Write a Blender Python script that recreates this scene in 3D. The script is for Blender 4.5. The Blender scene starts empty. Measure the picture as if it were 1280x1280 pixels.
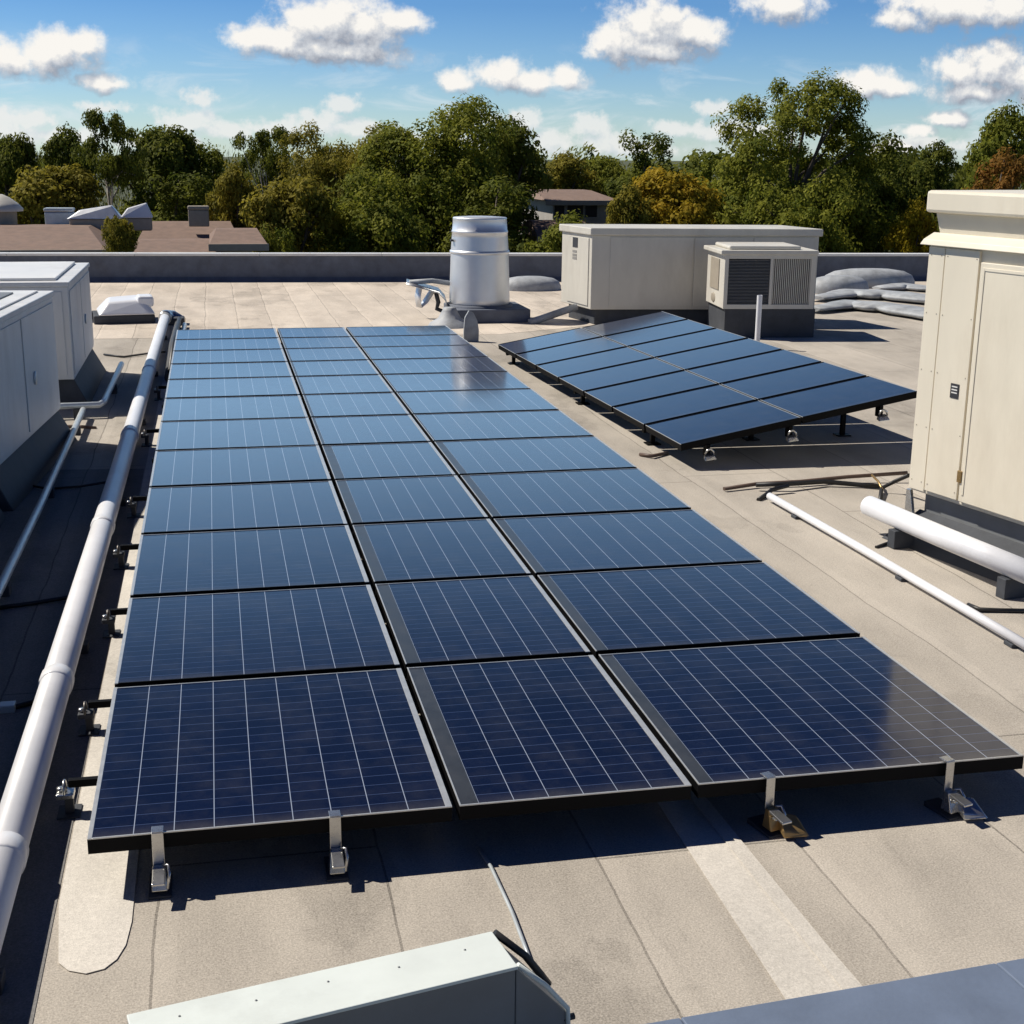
import bpy, bmesh, math, random
import numpy as np
from mathutils import Vector, Matrix

# ------------------------------------------------------------------ camera
SC = bpy.context.scene
COL = SC.collection
FPX, PCX = 1697.853, 636.424            # focal length and centre, in photo pixels
PITCH, YAW, ROLL = .2590, .2130, .0100
X0, W1, W2, W3, Y0 = -.659, 1.647, 1.170, 1.763, 5.673
ROWS = [1.811, 1.623, 1.588, 1.577, 1.56, 1.547, 1.502, 1.436, 1.367, 1.315, 1.279, 1.264]
ZP = .27                                # top of the panels above the roof
HC = 2.94 + ZP                          # camera above the roof
F_ = np.array([math.sin(YAW)*math.cos(PITCH), math.cos(YAW)*math.cos(PITCH), -math.sin(PITCH)])
R_ = np.array([math.cos(YAW), -math.sin(YAW), 0.])
U_ = np.cross(R_, F_)
R_, U_ = R_*math.cos(ROLL)+U_*math.sin(ROLL), -R_*math.sin(ROLL)+U_*math.cos(ROLL)
CAM = np.array([0, 0, HC])
def ray(x, y): return F_ + R_*(x-PCX)/FPX - U_*(y-640)/FPX
def at(x, y, z=0.):                     # photo point on the plane of height z
    d = ray(x, y); return Vector(CAM + d*(z-HC)/d[2])
def aty(x, y, Y):                       # photo point at depth Y
    d = ray(x, y); return Vector(CAM + d*Y/d[1])

cd = bpy.data.cameras.new('camera'); cam = bpy.data.objects.new('camera', cd); COL.objects.link(cam)
m = Matrix.Identity(4)
for i in range(3):
    m[i][0], m[i][1], m[i][2], m[i][3] = R_[i], U_[i], -F_[i], CAM[i]
cam.matrix_world = m
cd.sensor_width = 36; cd.lens = FPX/1280*36; cd.shift_x = (640-PCX)/1280
cd.clip_start = .1; cd.clip_end = 3000
SC.camera = cam

# ------------------------------------------------------------------ light
SUN_EL = math.radians(49)
SX, SY = .75, -.45                      # shadow offset per metre of height
SUN_AZ = math.atan2(-SX, -SY)           # from +Y towards +X
sd = bpy.data.lights.new('sun', 'SUN'); sun = bpy.data.objects.new('sun', sd); COL.objects.link(sun)
sd.energy = 5.0; sd.angle = math.radians(.5); sd.color = (1, .93, .82)
sun.rotation_euler = Vector((SX, SY, -1)).to_track_quat('-Z', 'Y').to_euler()
sun.location = (-20, 20, 30)
SC.view_settings.view_transform = 'Standard'; SC.view_settings.look = 'None'
SC.view_settings.gamma = 1; SC.view_settings.exposure = 0.15
SC.render.resolution_x = SC.render.resolution_y = 1024

# sky with cumulus clouds placed by compass direction (u = x/y, v = z/y)
W = bpy.data.worlds.new('World'); SC.world = W; W.use_nodes = True
SKY_STRENGTH = .12
CLOUD_PX = [  # x, y, rx, ry in photo pixels, turned into directions below
 (312,45,28,11),(345,50,40,16),(390,34,42,25),(425,20,36,22),(455,34,44,24),(497,26,28,13),(432,66,62,13),(398,60,40,14),
 (14,74,26,17),(62,68,40,20),(104,54,22,13),(76,60,26,20),(128,103,28,9),
 (772,52,34,24),(812,36,44,30),(868,44,36,20),(826,62,56,14),(840,20,20,12),
 (570,102,22,12),(628,92,30,16),(660,100,36,12),(706,98,26,12),
 (978,6,46,18),(1130,24,36,12),(1190,6,84,22),(1260,12,50,18),
 (1086,104,40,15),(1116,112,28,10),(1200,88,36,22),(1245,80,42,26),(1285,96,40,26),(1220,116,60,12),
 (1182,150,30,9),(1146,164,26,7),(1110,185,40,7)]
LOW_PX = [  # the low, thinner clouds near the horizon
 (30,150,34,10),(10,165,40,12),(250,122,20,9),(236,152,36,12),(290,163,40,9),(130,133,26,6),(70,170,50,8),
 (428,130,22,10),(395,152,34,11),(455,160,40,10),(500,172,50,9),(350,160,30,8),(200,175,50,8),
 (656,152,18,15),(690,178,30,14),(740,158,26,13),(762,178,40,12),(892,134,24,9),(850,160,36,9),(905,165,46,10),(958,165,40,9),
 (585,150,30,9),(610,175,50,10),(1150,180,50,8),(800,185,60,8)]
def build_world():
    nt = W.node_tree; nt.nodes.clear(); N = nt.nodes; L = nt.links
    def field(name, blobs, amp, warp):
        g = bpy.data.node_groups.new(name, 'ShaderNodeTree')
        g.interface.new_socket('p', in_out='INPUT', socket_type='NodeSocketVector')
        g.interface.new_socket('f', in_out='OUTPUT', socket_type='NodeSocketFloat')
        gi = g.nodes.new('NodeGroupInput'); go = g.nodes.new('NodeGroupOutput'); gl = g.links
        wn = g.nodes.new('ShaderNodeTexNoise'); wn.inputs['Scale'].default_value = 48; wn.inputs['Detail'].default_value = 3
        gl.new(gi.outputs[0], wn.inputs['Vector'])
        ws = g.nodes.new('ShaderNodeVectorMath'); ws.operation = 'MULTIPLY_ADD'
        ws.inputs[1].default_value = (warp, warp*.6, 0); ws.inputs[2].default_value = (-warp/2, -warp*.3, 0)
        gl.new(wn.outputs['Color'], ws.inputs[0])
        wa = g.nodes.new('ShaderNodeVectorMath'); wa.operation = 'ADD'
        gl.new(gi.outputs[0], wa.inputs[0]); gl.new(ws.outputs[0], wa.inputs[1])
        prev = None
        for (x, y, rx, ry) in blobs:
            d = ray(x, y); u, v = d[0]/d[1], d[2]/d[1]
            k = 1/(FPX*math.cos(YAW)*math.cos(PITCH)) * 1.02
            iu, iv = 1/(rx*1.45*k), 1/(ry*1.55*k)
            a = g.nodes.new('ShaderNodeVectorMath'); a.operation = 'MULTIPLY_ADD'
            a.inputs[1].default_value = (iu, iv, 0); a.inputs[2].default_value = (-u*iu, -v*iv, 0)
            gl.new(wa.outputs[0], a.inputs[0])
            ln = g.nodes.new('ShaderNodeVectorMath'); ln.operation = 'LENGTH'; gl.new(a.outputs[0], ln.inputs[0])
            if prev is None: prev = ln.outputs['Value']
            else:
                mn = g.nodes.new('ShaderNodeMath'); mn.operation = 'SMOOTH_MIN'; mn.inputs[2].default_value = .15
                gl.new(prev, mn.inputs[0]); gl.new(ln.outputs['Value'], mn.inputs[1]); prev = mn.outputs[0]
        inv = g.nodes.new('ShaderNodeMath'); inv.operation = 'SUBTRACT'; inv.inputs[0].default_value = 1; gl.new(prev, inv.inputs[1])
        n1 = g.nodes.new('ShaderNodeTexNoise'); n1.inputs['Scale'].default_value = 62; n1.inputs['Detail'].default_value = 9; n1.inputs['Roughness'].default_value = .62
        gl.new(gi.outputs[0], n1.inputs['Vector'])
        n2 = g.nodes.new('ShaderNodeMath'); n2.operation = 'MULTIPLY_ADD'; n2.inputs[1].default_value = amp; n2.inputs[2].default_value = -amp*.56
        gl.new(n1.outputs['Fac'], n2.inputs[0])
        s = g.nodes.new('ShaderNodeMath'); s.operation = 'ADD'; gl.new(inv.outputs[0], s.inputs[0]); gl.new(n2.outputs[0], s.inputs[1])
        gl.new(s.outputs[0], go.inputs[0]); return g
    g_hi = field('cloud_field', CLOUD_PX, 1.5, .014); g_lo = field('low_cloud_field', LOW_PX, 2.1, .016)
    tc = N.new('ShaderNodeTexCoord'); sx = N.new('ShaderNodeSeparateXYZ'); L.new(tc.outputs['Generated'], sx.inputs[0])
    def M(op, a, b=None, clamp=False):
        n = N.new('ShaderNodeMath'); n.operation = op; n.use_clamp = clamp
        for i, q in enumerate((a, b)):
            if q is None: continue
            if isinstance(q, (int, float)): n.inputs[i].default_value = q
            else: L.new(q, n.inputs[i])
        return n.outputs[0]
    def ss(x, a, b, lo=0., hi=1.):
        n = N.new('ShaderNodeMapRange'); n.interpolation_type = 'SMOOTHSTEP'; n.inputs[1].default_value = a; n.inputs[2].default_value = b
        n.inputs[3].default_value = lo; n.inputs[4].default_value = hi
        L.new(x, n.inputs[0]); return n.outputs[0]
    def grp(g, vec):
        n = N.new('ShaderNodeGroup'); n.node_tree = g; L.new(vec, n.inputs[0]); return n.outputs[0]
    ysafe = M('MAXIMUM', sx.outputs['Y'], .05)
    cb = N.new('ShaderNodeCombineXYZ')
    L.new(M('DIVIDE', sx.outputs['X'], ysafe), cb.inputs[0]); L.new(M('DIVIDE', sx.outputs['Z'], ysafe), cb.inputs[1])
    P = cb.outputs[0]
    ad = N.new('ShaderNodeVectorMath'); ad.operation = 'ADD'; ad.inputs[1].default_value = (-.004, .009, 0); L.new(P, ad.inputs[0])
    front = M('GREATER_THAN', sx.outputs['Y'], .06)
    ad3 = N.new('ShaderNodeVectorMath'); ad3.operation = 'ADD'; ad3.inputs[1].default_value = (-.006, .020, 0); L.new(P, ad3.inputs[0])
    f1, f2, f3 = grp(g_hi, P), grp(g_hi, ad.outputs[0]), grp(g_hi, ad3.outputs[0])
    a_hi = M('MULTIPLY', ss(f1, -.10, .54), front)
    shade = M('ADD', M('ADD', M('MULTIPLY', M('SUBTRACT', f1, f2), .55), M('MULTIPLY', M('SUBTRACT', f1, f3), .42)), .46, True)
    h1, h2 = grp(g_lo, P), grp(g_lo, ad.outputs[0])
    a_lo = M('MULTIPLY', M('MULTIPLY', ss(h1, -.05, .55), front), .82)
    shade_lo = M('ADD', M('MULTIPLY', M('SUBTRACT', h1, h2), .5), .74, True)
    def ramp(x, e0, e1, e2):
        cr = N.new('ShaderNodeValToRGB'); L.new(x, cr.inputs[0]); E = cr.color_ramp.elements
        E[0].position, E[0].color = .15, (*e0, 1); E[1].position, E[1].color = .85, (*e2, 1)
        q = E.new(.5); q.color = (*e1, 1)
        sc = N.new('ShaderNodeVectorMath'); sc.operation = 'SCALE'; sc.inputs['Scale'].default_value = CLOUD_GAIN/SKY_STRENGTH
        L.new(cr.outputs[0], sc.inputs[0]); return sc.outputs[0]
    c_hi = ramp(shade, (.34, .37, .44), (.62, .65, .70), (1.0, .97, .92))
    c_lo = ramp(shade_lo, (.55, .63, .72), (.70, .75, .80), (.90, .90, .88))
    sky = N.new('ShaderNodeTexSky'); sky.sky_type = 'NISHITA'; sky.sun_disc = False
    sky.sun_elevation = SUN_EL; sky.sun_rotation = SUN_AZ; sky.altitude = 0; sky.air_density = 1.0; sky.dust_density = .15; sky.ozone_density = 3.0
    # deep clear zenith over a bright horizon
    def tint_ramp(stops):
        t = N.new('ShaderNodeValToRGB'); L.new(sx.outputs['Z'], t.inputs[0]); E = t.color_ramp.elements
        E[0].position, E[0].color = stops[0][0], (*stops[0][1], 1); E[1].position, E[1].color = stops[-1][0], (*stops[-1][1], 1)
        for z_, c_ in stops[1:-1]:
            q = E.new(z_); q.color = (*c_, 1)
        return t.outputs[0]
    clear = tint_ramp(SKY_CLEAR); added_band = tint_ramp(SKY_ADDED_BAND)
    sector = ss(sx.outputs['Y'], .35, .75)
    tn = N.new('ShaderNodeMix'); tn.data_type = 'RGBA'; L.new(sector, tn.inputs['Factor']); L.new(clear, tn.inputs['A']); L.new(added_band, tn.inputs['B'])
    class _T: outputs = [tn.outputs['Result']]
    tint = _T
    tm = N.new('ShaderNodeMix'); tm.data_type = 'RGBA'; tm.blend_type = 'MULTIPLY'; tm.inputs['Factor'].default_value = 1
    L.new(sky.outputs[0], tm.inputs['A']); L.new(tint.outputs[0], tm.inputs['B'])
    def over(f, a, b):
        mx = N.new('ShaderNodeMix'); mx.data_type = 'RGBA'; L.new(f, mx.inputs['Factor']); L.new(a, mx.inputs['A']); L.new(b, mx.inputs['B']); return mx.outputs['Result']
    wm = N.new('ShaderNodeMapping'); wm.inputs['Scale'].default_value = (14, 46, 1); L.new(P, wm.inputs[0])
    wn = N.new('ShaderNodeTexNoise'); wn.inputs['Scale'].default_value = 1; wn.inputs['Detail'].default_value = 7; wn.inputs['Roughness'].default_value = .6; wn.inputs['Distortion'].default_value = .8
    L.new(wm.outputs[0], wn.inputs[0])
    vv = M('DIVIDE', sx.outputs['Z'], ysafe)
    wisp = M('MULTIPLY', M('MULTIPLY', ss(wn.outputs['Fac'], .46, .72), M('MULTIPLY', ss(vv, -.02, .015), ss(vv, .03, .085, 1., 0.))), M('MULTIPLY', front, .65))
    wc = N.new('ShaderNodeRGB'); wc.outputs[0].default_value = (*[v*CLOUD_GAIN/SKY_STRENGTH for v in (.80, .86, .90)], 1)
    tm_ = over(wisp, tm.outputs['Result'], wc.outputs[0])
    col = over(a_hi, over(a_lo, tm_, c_lo), c_hi)
    bg = N.new('ShaderNodeBackground'); bg.inputs['Strength'].default_value = SKY_STRENGTH
    out = N.new('ShaderNodeOutputWorld'); L.new(col, bg.inputs[0]); L.new(bg.outputs[0], out.inputs[0])
LOWS = [(0., (.60, .78, .98)), (.047, (.43, .61, .87)), (.10, (.27, .46, .74))]
SKY_CLEAR = LOWS + [(.34, (.085, .155, .32)), (.75, (.04, .085, .20))]                    # deep blue overhead
SKY_ADDED_BAND = LOWS + [(.125, (.45, .62, .84)), (.17, (1.5, 1.58, 1.58)), (.23, (1.38, 1.46, 1.40)), (.29, (.90, 1.02, 1.06)),
                   (.38, (.20, .27, .36)), (.48, (.07, .12, .23)), (.75, (.04, .085, .20))]   # bright band added above the view to lighten the far panels
CLOUD_GAIN = .86
build_world()
try:
    W.cycles.sampling_method = 'MANUAL'; W.cycles.sample_map_resolution = 512
except Exception: pass

# ------------------------------------------------------------------ materials
MATS = {}
def lin(c):
    return tuple(((v/255)/12.92 if v/255 <= .04045 else ((v/255+.055)/1.055)**2.4) for v in c)
def mat(name, color, rough=.5, metal=0., vary=.12, scale=6., bump=.0, bscale=40., spec=.5, dirt=0., dirtcol=(.12,.10,.08), stretch=(1,1,1)):
    """painted / metal / membrane surface with mottling, soft dirt and a fine bump"""
    if name in MATS: return MATS[name]
    m = bpy.data.materials.new(name); m.use_nodes = True; nt = m.node_tree; N = nt.nodes; L = nt.links
    b = N['Principled BSDF']; b.inputs['Metallic'].default_value = metal; b.inputs['Specular IOR Level'].default_value = spec
    tc = N.new('ShaderNodeTexCoord'); mp = N.new('ShaderNodeMapping'); mp.inputs['Scale'].default_value = stretch
    L.new(tc.outputs['Object'], mp.inputs[0])
    n = N.new('ShaderNodeTexNoise'); n.inputs['Scale'].default_value = scale; n.inputs['Detail'].default_value = 6; n.inputs['Roughness'].default_value = .65
    L.new(mp.outputs[0], n.inputs[0])
    r = N.new('ShaderNodeValToRGB'); L.new(n.outputs['Fac'], r.inputs[0])
    r.color_ramp.elements[0].position = .3; r.color_ramp.elements[1].position = .7
    r.color_ramp.elements[0].color = (*[c*(1-vary) for c in color], 1); r.color_ramp.elements[1].color = (*[min(1, c*(1+vary)) for c in color], 1)
    out = r.outputs[0]
    if dirt > 0:
        n2 = N.new('ShaderNodeTexNoise'); n2.inputs['Scale'].default_value = scale*.45; n2.inputs['Detail'].default_value = 8; n2.inputs['Roughness'].default_value = .7
        L.new(mp.outputs[0], n2.inputs[0])
        mr = N.new('ShaderNodeMapRange'); mr.inputs[1].default_value = .52; mr.inputs[2].default_value = .75; mr.inputs[4].default_value = dirt
        L.new(n2.outputs['Fac'], mr.inputs[0])
        mx = N.new('ShaderNodeMix'); mx.data_type = 'RGBA'; L.new(mr.outputs[0], mx.inputs['Factor']); L.new(out, mx.inputs['A']); mx.inputs['B'].default_value = (*dirtcol, 1)
        out = mx.outputs['Result']
    L.new(out, b.inputs['Base Color'])
    rr = N.new('ShaderNodeMapRange'); rr.inputs[3].default_value = max(.03, rough-.1); rr.inputs[4].default_value = min(1, rough+.1)
    L.new(n.outputs['Fac'], rr.inputs[0]); L.new(rr.outputs[0], b.inputs['Roughness'])
    if bump > 0:
        n3 = N.new('ShaderNodeTexNoise'); n3.inputs['Scale'].default_value = bscale; n3.inputs['Detail'].default_value = 3
        L.new(mp.outputs[0], n3.inputs[0])
        bp = N.new('ShaderNodeBump'); bp.inputs['Strength'].default_value = bump; bp.inputs['Distance'].default_value = .01
        L.new(n3.outputs['Fac'], bp.inputs['Height']); L.new(bp.outputs[0], b.inputs['Normal'])
    MATS[name] = m; return m

def roof_mat(name, color, seams=True, gran=1.35, pitch=1., stain=.35):
    m = bpy.data.materials.new(name); m.use_nodes = True; nt = m.node_tree; N = nt.nodes; L = nt.links
    b = N['Principled BSDF']; b.inputs['Roughness'].default_value = .9; b.inputs['Specular IOR Level'].default_value = .25
    tc = N.new('ShaderNodeTexCoord'); co = tc.outputs['Object']
    def noise(scale, det=4, rough=.6, st=None):
        v = co
        if st:
            mp = N.new('ShaderNodeMapping'); mp.inputs['Scale'].default_value = st; L.new(co, mp.inputs[0]); v = mp.outputs[0]
        n = N.new('ShaderNodeTexNoise'); n.inputs['Scale'].default_value = scale; n.inputs['Detail'].default_value = det; n.inputs['Roughness'].default_value = rough
        L.new(v, n.inputs[0]); return n.outputs['Fac']
    def M(op, a, b_=None, c=None, clamp=False):
        n = N.new('ShaderNodeMath'); n.operation = op; n.use_clamp = clamp
        for i, q in enumerate((a, b_, c)):
            if q is None: continue
            if isinstance(q, (int, float)): n.inputs[i].default_value = q
            else: L.new(q, n.inputs[i])
        return n.outputs[0]
    fac = M('ADD', M('MULTIPLY', M('SUBTRACT', noise(105, 3, .6), .5), gran),          # granules
          M('ADD', M('MULTIPLY', M('SUBTRACT', noise(38, 3), .5), .30),
          M('ADD', M('MULTIPLY', M('SUBTRACT', noise(1.1, 6, .6, (1.6, .5, 1)), .5), .75),   # broad mottling along the rolls
                   M('MULTIPLY', M('SUBTRACT', noise(.35, 3), .5), .5))))
    val = M('ADD', fac, 1.0)
    sx = N.new('ShaderNodeSeparateXYZ'); L.new(co, sx.inputs[0])
    hgt = noise(170, 2)
    if seams:
        wob = M('MULTIPLY', M('SUBTRACT', noise(.7, 3), .5), .10)
        u = M('ADD', M('MULTIPLY', M('ADD', sx.outputs['X'], wob), 1/pitch), 40.37)
        cell = M('FLOOR', u)
        wn = N.new('ShaderNodeTexWhiteNoise'); wn.noise_dimensions = '1D'; L.new(cell, wn.inputs['W'])
        val = M('ADD', val, M('MULTIPLY', M('SUBTRACT', wn.outputs['Value'], .5), .16))
        fr = M('FRACT', u)
        line = M('LESS_THAN', fr, .012/pitch)
        lap = M('MULTIPLY', M('LESS_THAN', fr, .10), .06)
        yo = M('ADD', M('MULTIPLY', sx.outputs['Y'], .16), M('MULTIPLY', wn.outputs['Value'], 7.3))
        fy = M('FRACT', yo)
        lineb = M('LESS_THAN', fy, .0022)
        ln = M('MAXIMUM', line, lineb)
        val = M('ADD', M('SUBTRACT', val, M('MULTIPLY', ln, .45)), lap)
        hgt = M('SUBTRACT', hgt, M('MULTIPLY', ln, 1.5))
    st = N.new('ShaderNodeMapRange'); st.inputs[1].default_value = .60; st.inputs[2].default_value = .78; st.inputs[4].default_value = stain
    L.new(noise(.8, 7, .7), st.inputs[0])
    val = M('SUBTRACT', val, st.outputs[0])
    wet = noise(.42, 9, .62, (1, .6, 1))            # old ponding rings: a darker rim round a paler dried middle
    r1 = N.new('ShaderNodeMapRange'); r1.interpolation_type = 'SMOOTHSTEP'; r1.inputs[1].default_value = .545; r1.inputs[2].default_value = .565; L.new(wet, r1.inputs[0])
    r2 = N.new('ShaderNodeMapRange'); r2.interpolation_type = 'SMOOTHSTEP'; r2.inputs[1].default_value = .565; r2.inputs[2].default_value = .66; L.new(wet, r2.inputs[0])
    val = M('SUBTRACT', val, M('MULTIPLY', M('SUBTRACT', r1.outputs[0], r2.outputs[0]), stain*.34))
    drip = N.new('ShaderNodeMapRange'); drip.inputs[1].default_value = .62; drip.inputs[2].default_value = .72; drip.inputs[4].default_value = stain*.5; L.new(noise(2.6, 6, .7, (3.2, .35, 1)), drip.inputs[0])
    val = M('SUBTRACT', val, drip.outputs[0])
    mul = N.new('ShaderNodeVectorMath'); mul.operation = 'SCALE'; mul.inputs[0].default_value = color; L.new(M('MAXIMUM', val, .15), mul.inputs['Scale'])
    L.new(mul.outputs[0], b.inputs['Base Color'])
    bp = N.new('ShaderNodeBump'); bp.inputs['Strength'].default_value = .35; bp.inputs['Distance'].default_value = .006
    L.new(hgt, bp.inputs['Height']); 
    bp2 = N.new('ShaderNodeBump'); bp2.inputs['Strength'].default_value = .5; bp2.inputs['Distance'].default_value = .05
    L.new(noise(1.3, 3), bp2.inputs['Height']); L.new(bp.outputs[0], bp2.inputs['Normal']); L.new(bp2.outputs[0], b.inputs['Normal'])
    return m

def cell_mat(name='solar_cells', wu=.0105, cu=(.31, .36, .46), cv=(.05, .075, .15), base_c=(.0035, .0065, .024)):
    m = bpy.data.materials.new(name); m.use_nodes = True; nt = m.node_tree; N = nt.nodes; L = nt.links
    b = N['Principled BSDF']
    uv = N.new('ShaderNodeUVMap'); uv.uv_map = 'cells'
    sx = N.new('ShaderNodeSeparateXYZ'); L.new(uv.outputs[0], sx.inputs[0])
    def M(op, a, b_=None):
        n = N.new('ShaderNodeMath'); n.operation = op
        for i, q in enumerate((a, b_)):
            if q is None: continue
            if isinstance(q, (int, float)): n.inputs[i].default_value = q
            else: L.new(q, n.inputs[i])
        return n.outputs[0]
    def line(c, w): return M('LESS_THAN', M('SUBTRACT', .5, M('ABSOLUTE', M('SUBTRACT', M('FRACT', c), .5))), w)
    lu = line(sx.outputs['X'], wu); lv = line(sx.outputs['Y'], .020)
    wn = N.new('ShaderNodeTexWhiteNoise'); wn.noise_dimensions = '2D'
    fl = N.new('ShaderNodeVectorMath'); fl.operation = 'FLOOR'; L.new(uv.outputs[0], fl.inputs[0]); L.new(fl.outputs[0], wn.inputs['Vector'])
    oi = N.new('ShaderNodeObjectInfo')
    k = M('ADD', M('MULTIPLY', wn.outputs['Value'], .25), M('ADD', M('MULTIPLY', oi.outputs['Random'], .25), .75))
    base = N.new('ShaderNodeVectorMath'); base.operation = 'SCALE'; base.inputs[0].default_value = base_c; L.new(k, base.inputs['Scale'])
    def mix(f, a, c):
        n = N.new('ShaderNodeMix'); n.data_type = 'RGBA'; L.new(f, n.inputs['Factor']); L.new(a, n.inputs['A']); n.inputs['B'].default_value = (*c, 1); return n.outputs['Result']
    c = mix(lv, base.outputs[0], cv); c = mix(lu, c, cu)
    tc = N.new('ShaderNodeTexCoord'); nn = N.new('ShaderNodeTexNoise'); nn.inputs['Scale'].default_value = 3.5; nn.inputs['Detail'].default_value = 7; nn.inputs['Roughness'].default_value = .7
    L.new(tc.outputs['Object'], nn.inputs[0])
    dm = N.new('ShaderNodeMapRange'); dm.inputs[1].default_value = .45; dm.inputs[2].default_value = .9; dm.inputs[4].default_value = .07; L.new(nn.outputs['Fac'], dm.inputs[0])
    c = mix(dm.outputs[0], c, (.30, .28, .25))
    ed = N.new('ShaderNodeMapRange'); ed.inputs[1].default_value = 1.1; ed.inputs[2].default_value = .1; ed.inputs[4].default_value = .22; L.new(sx.outputs['Y'], ed.inputs[0])
    c = mix(M('MULTIPLY', ed.outputs[0], nn.outputs['Fac']), c, (.26, .24, .21))
    L.new(c, b.inputs['Base Color'])
    b.inputs['IOR'].default_value = 1.42; b.inputs['Specular IOR Level'].default_value = .5
    b.inputs['Coat Weight'].default_value = .12; b.inputs['Coat Roughness'].default_value = .06; b.inputs['Coat IOR'].default_value = 1.5
    rr = N.new('ShaderNodeMapRange'); rr.inputs[3].default_value = .07; rr.inputs[4].default_value = .17; L.new(nn.outputs['Fac'], rr.inputs[0]); L.new(rr.outputs[0], b.inputs['Roughness'])
    return m

def leaf_mat(name, c1, c2, trans=.42):
    m = bpy.data.materials.new(name); m.use_nodes = True; nt = m.node_tree; N = nt.nodes; L = nt.links
    b = N['Principled BSDF']; b.inputs['Roughness'].default_value = .75; b.inputs['Specular IOR Level'].default_value = .15
    a = N.new('ShaderNodeAttribute'); a.attribute_name = 'tint'
    mx = N.new('ShaderNodeMix'); mx.data_type = 'RGBA'; L.new(a.outputs['Fac'], mx.inputs['Factor']); mx.inputs['A'].default_value = (*c1, 1); mx.inputs['B'].default_value = (*c2, 1)
    L.new(mx.outputs['Result'], b.inputs['Base Color'])
    t = N.new('ShaderNodeBsdfTranslucent'); L.new(mx.outputs['Result'], t.inputs[0])
    ms = N.new('ShaderNodeMixShader'); ms.inputs[0].default_value = trans
    L.new(b.outputs[0], ms.inputs[1]); L.new(t.outputs[0], ms.inputs[2]); L.new(ms.outputs[0], N['Material Output'].inputs[0])
    return m

BEIGE = (.415, .378, .328)
M_roof = roof_mat('roof_membrane', BEIGE)
M_strip = roof_mat('pale_membrane', (.60, .565, .51), seams=False, gran=.7)
M_shade_sheet = roof_mat('shade_sheet', (.20, .195, .19), gran=1.2)  # roof colour darkened to deepen the shade at the left
M_deck = roof_mat('far_deck_membrane', (.56, .495, .42), gran=.8, pitch=.62, stain=.45)
M_grey_mem = mat('grey_membrane', (.10, .115, .15), .75, vary=.25, scale=3, bump=.3, bscale=25, dirt=.3)
M_slate = mat('slate_membrane', (.125, .162, .235), .6, vary=.16, scale=2.2, bump=.25, bscale=18, dirt=.25, dirtcol=(.06, .07, .09))
M_curb = mat('dark_curb', (.045, .05, .06), .7, vary=.3, scale=4, bump=.2)
M_white_cap = mat('white_metal_cap', (.72, .72, .70), .4, vary=.06, scale=2, dirt=.25)
M_cells = cell_mat()
M_cells_plain = cell_mat('plain_dark_cells', .006, (.02, .035, .09), (.012, .022, .07), (.005, .010, .032))
M_silver = mat('silver_frame', (.62, .62, .60), .35, .6, vary=.1, scale=12)
M_black = mat('black_frame', (.003, .003, .0036), .6, .0, vary=.3, scale=10, spec=.12)
M_back = mat('dark_backsheet', (.035, .036, .038), .3, vary=.3, scale=5, dirt=.2)
M_steel = mat('galvanised_steel', (.55, .55, .54), .28, .9, vary=.15, scale=14, bump=.05)
M_dsteel = mat('dull_steel', (.16, .15, .14), .45, .7, vary=.3, scale=20)
M_alu = mat('vent_aluminium', (.70, .72, .75), .42, .65, vary=.06, scale=3, bump=.04, bscale=8)
M_pipe = mat('white_pipe', (.74, .75, .78), .35, vary=.05, scale=3, dirt=.18)
M_cond = mat('grey_conduit', (.50, .55, .58), .35, .3, vary=.12, scale=6)
M_cream = mat('cream_paint', (.76, .70, .57), .42, vary=.05, scale=1.8, bump=.05, bscale=4, dirt=.26, dirtcol=(.30,.22,.13), stretch=(1,1,.3))
M_ac = mat('offwhite_paint', (.60, .575, .51), .45, vary=.08, scale=1.8, dirt=.28, dirtcol=(.20,.16,.11), bump=.05, bscale=4, stretch=(1,1,.35))
M_acl = mat('pale_grey_paint', (.64, .645, .64), .42, .0, vary=.10, scale=2, dirt=.3, bump=.05, bscale=4, stretch=(1,1,.35))
M_mint = mat('weathered_white_metal', (.66, .71, .68), .45, vary=.07, scale=3, dirt=.25, bump=.06, bscale=7)
M_greyside = mat('grey_metal_side', (.17, .18, .19), .5, vary=.12, scale=3, dirt=.25)
M_grille = mat('grey_grille', (.20, .20, .20), .5, .3, vary=.15, scale=6)
M_dark = mat('dark_opening', (.02, .02, .022), .7)
M_cable = mat('black_cable', (.012, .012, .013), .5, vary=.2)
M_hose = mat('brown_hose', (.10, .065, .05), .6, vary=.2)
M_brass = mat('weathered_brass', (.42, .28, .12), .4, .7, vary=.2)
M_bark = mat('bark', (.09, .07, .055), .9, vary=.35, scale=8, bump=.5)
M_palebark = mat('pale_bark', (.34, .31, .27), .85, vary=.3, scale=6, bump=.4)
M_tile = mat('brown_shingles', (.20, .135, .105), .85, vary=.2, scale=3, bump=.4, bscale=10, dirt=.3)
M_wall = mat('house_wall', (.36, .34, .31), .8, vary=.1, scale=2, dirt=.2)
M_mast = mat('building_wall', (.30, .27, .24), .8, vary=.12, scale=2)
M_flex = mat('grey_coated_foam', (.34, .36, .38), .6, vary=.28, scale=3.5, bump=.9, bscale=5, dirt=.4)
M_earth = mat('earth', (.06, .07, .03), .95, vary=.4, scale=.3)
M_label = mat('dark_sticker', (.035, .035, .04), .5)
M_label2 = mat('grey_sticker', (.28, .27, .25), .5)
M_tan = mat('tan_panel', (.33, .29, .23), .6, vary=.1)

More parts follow.
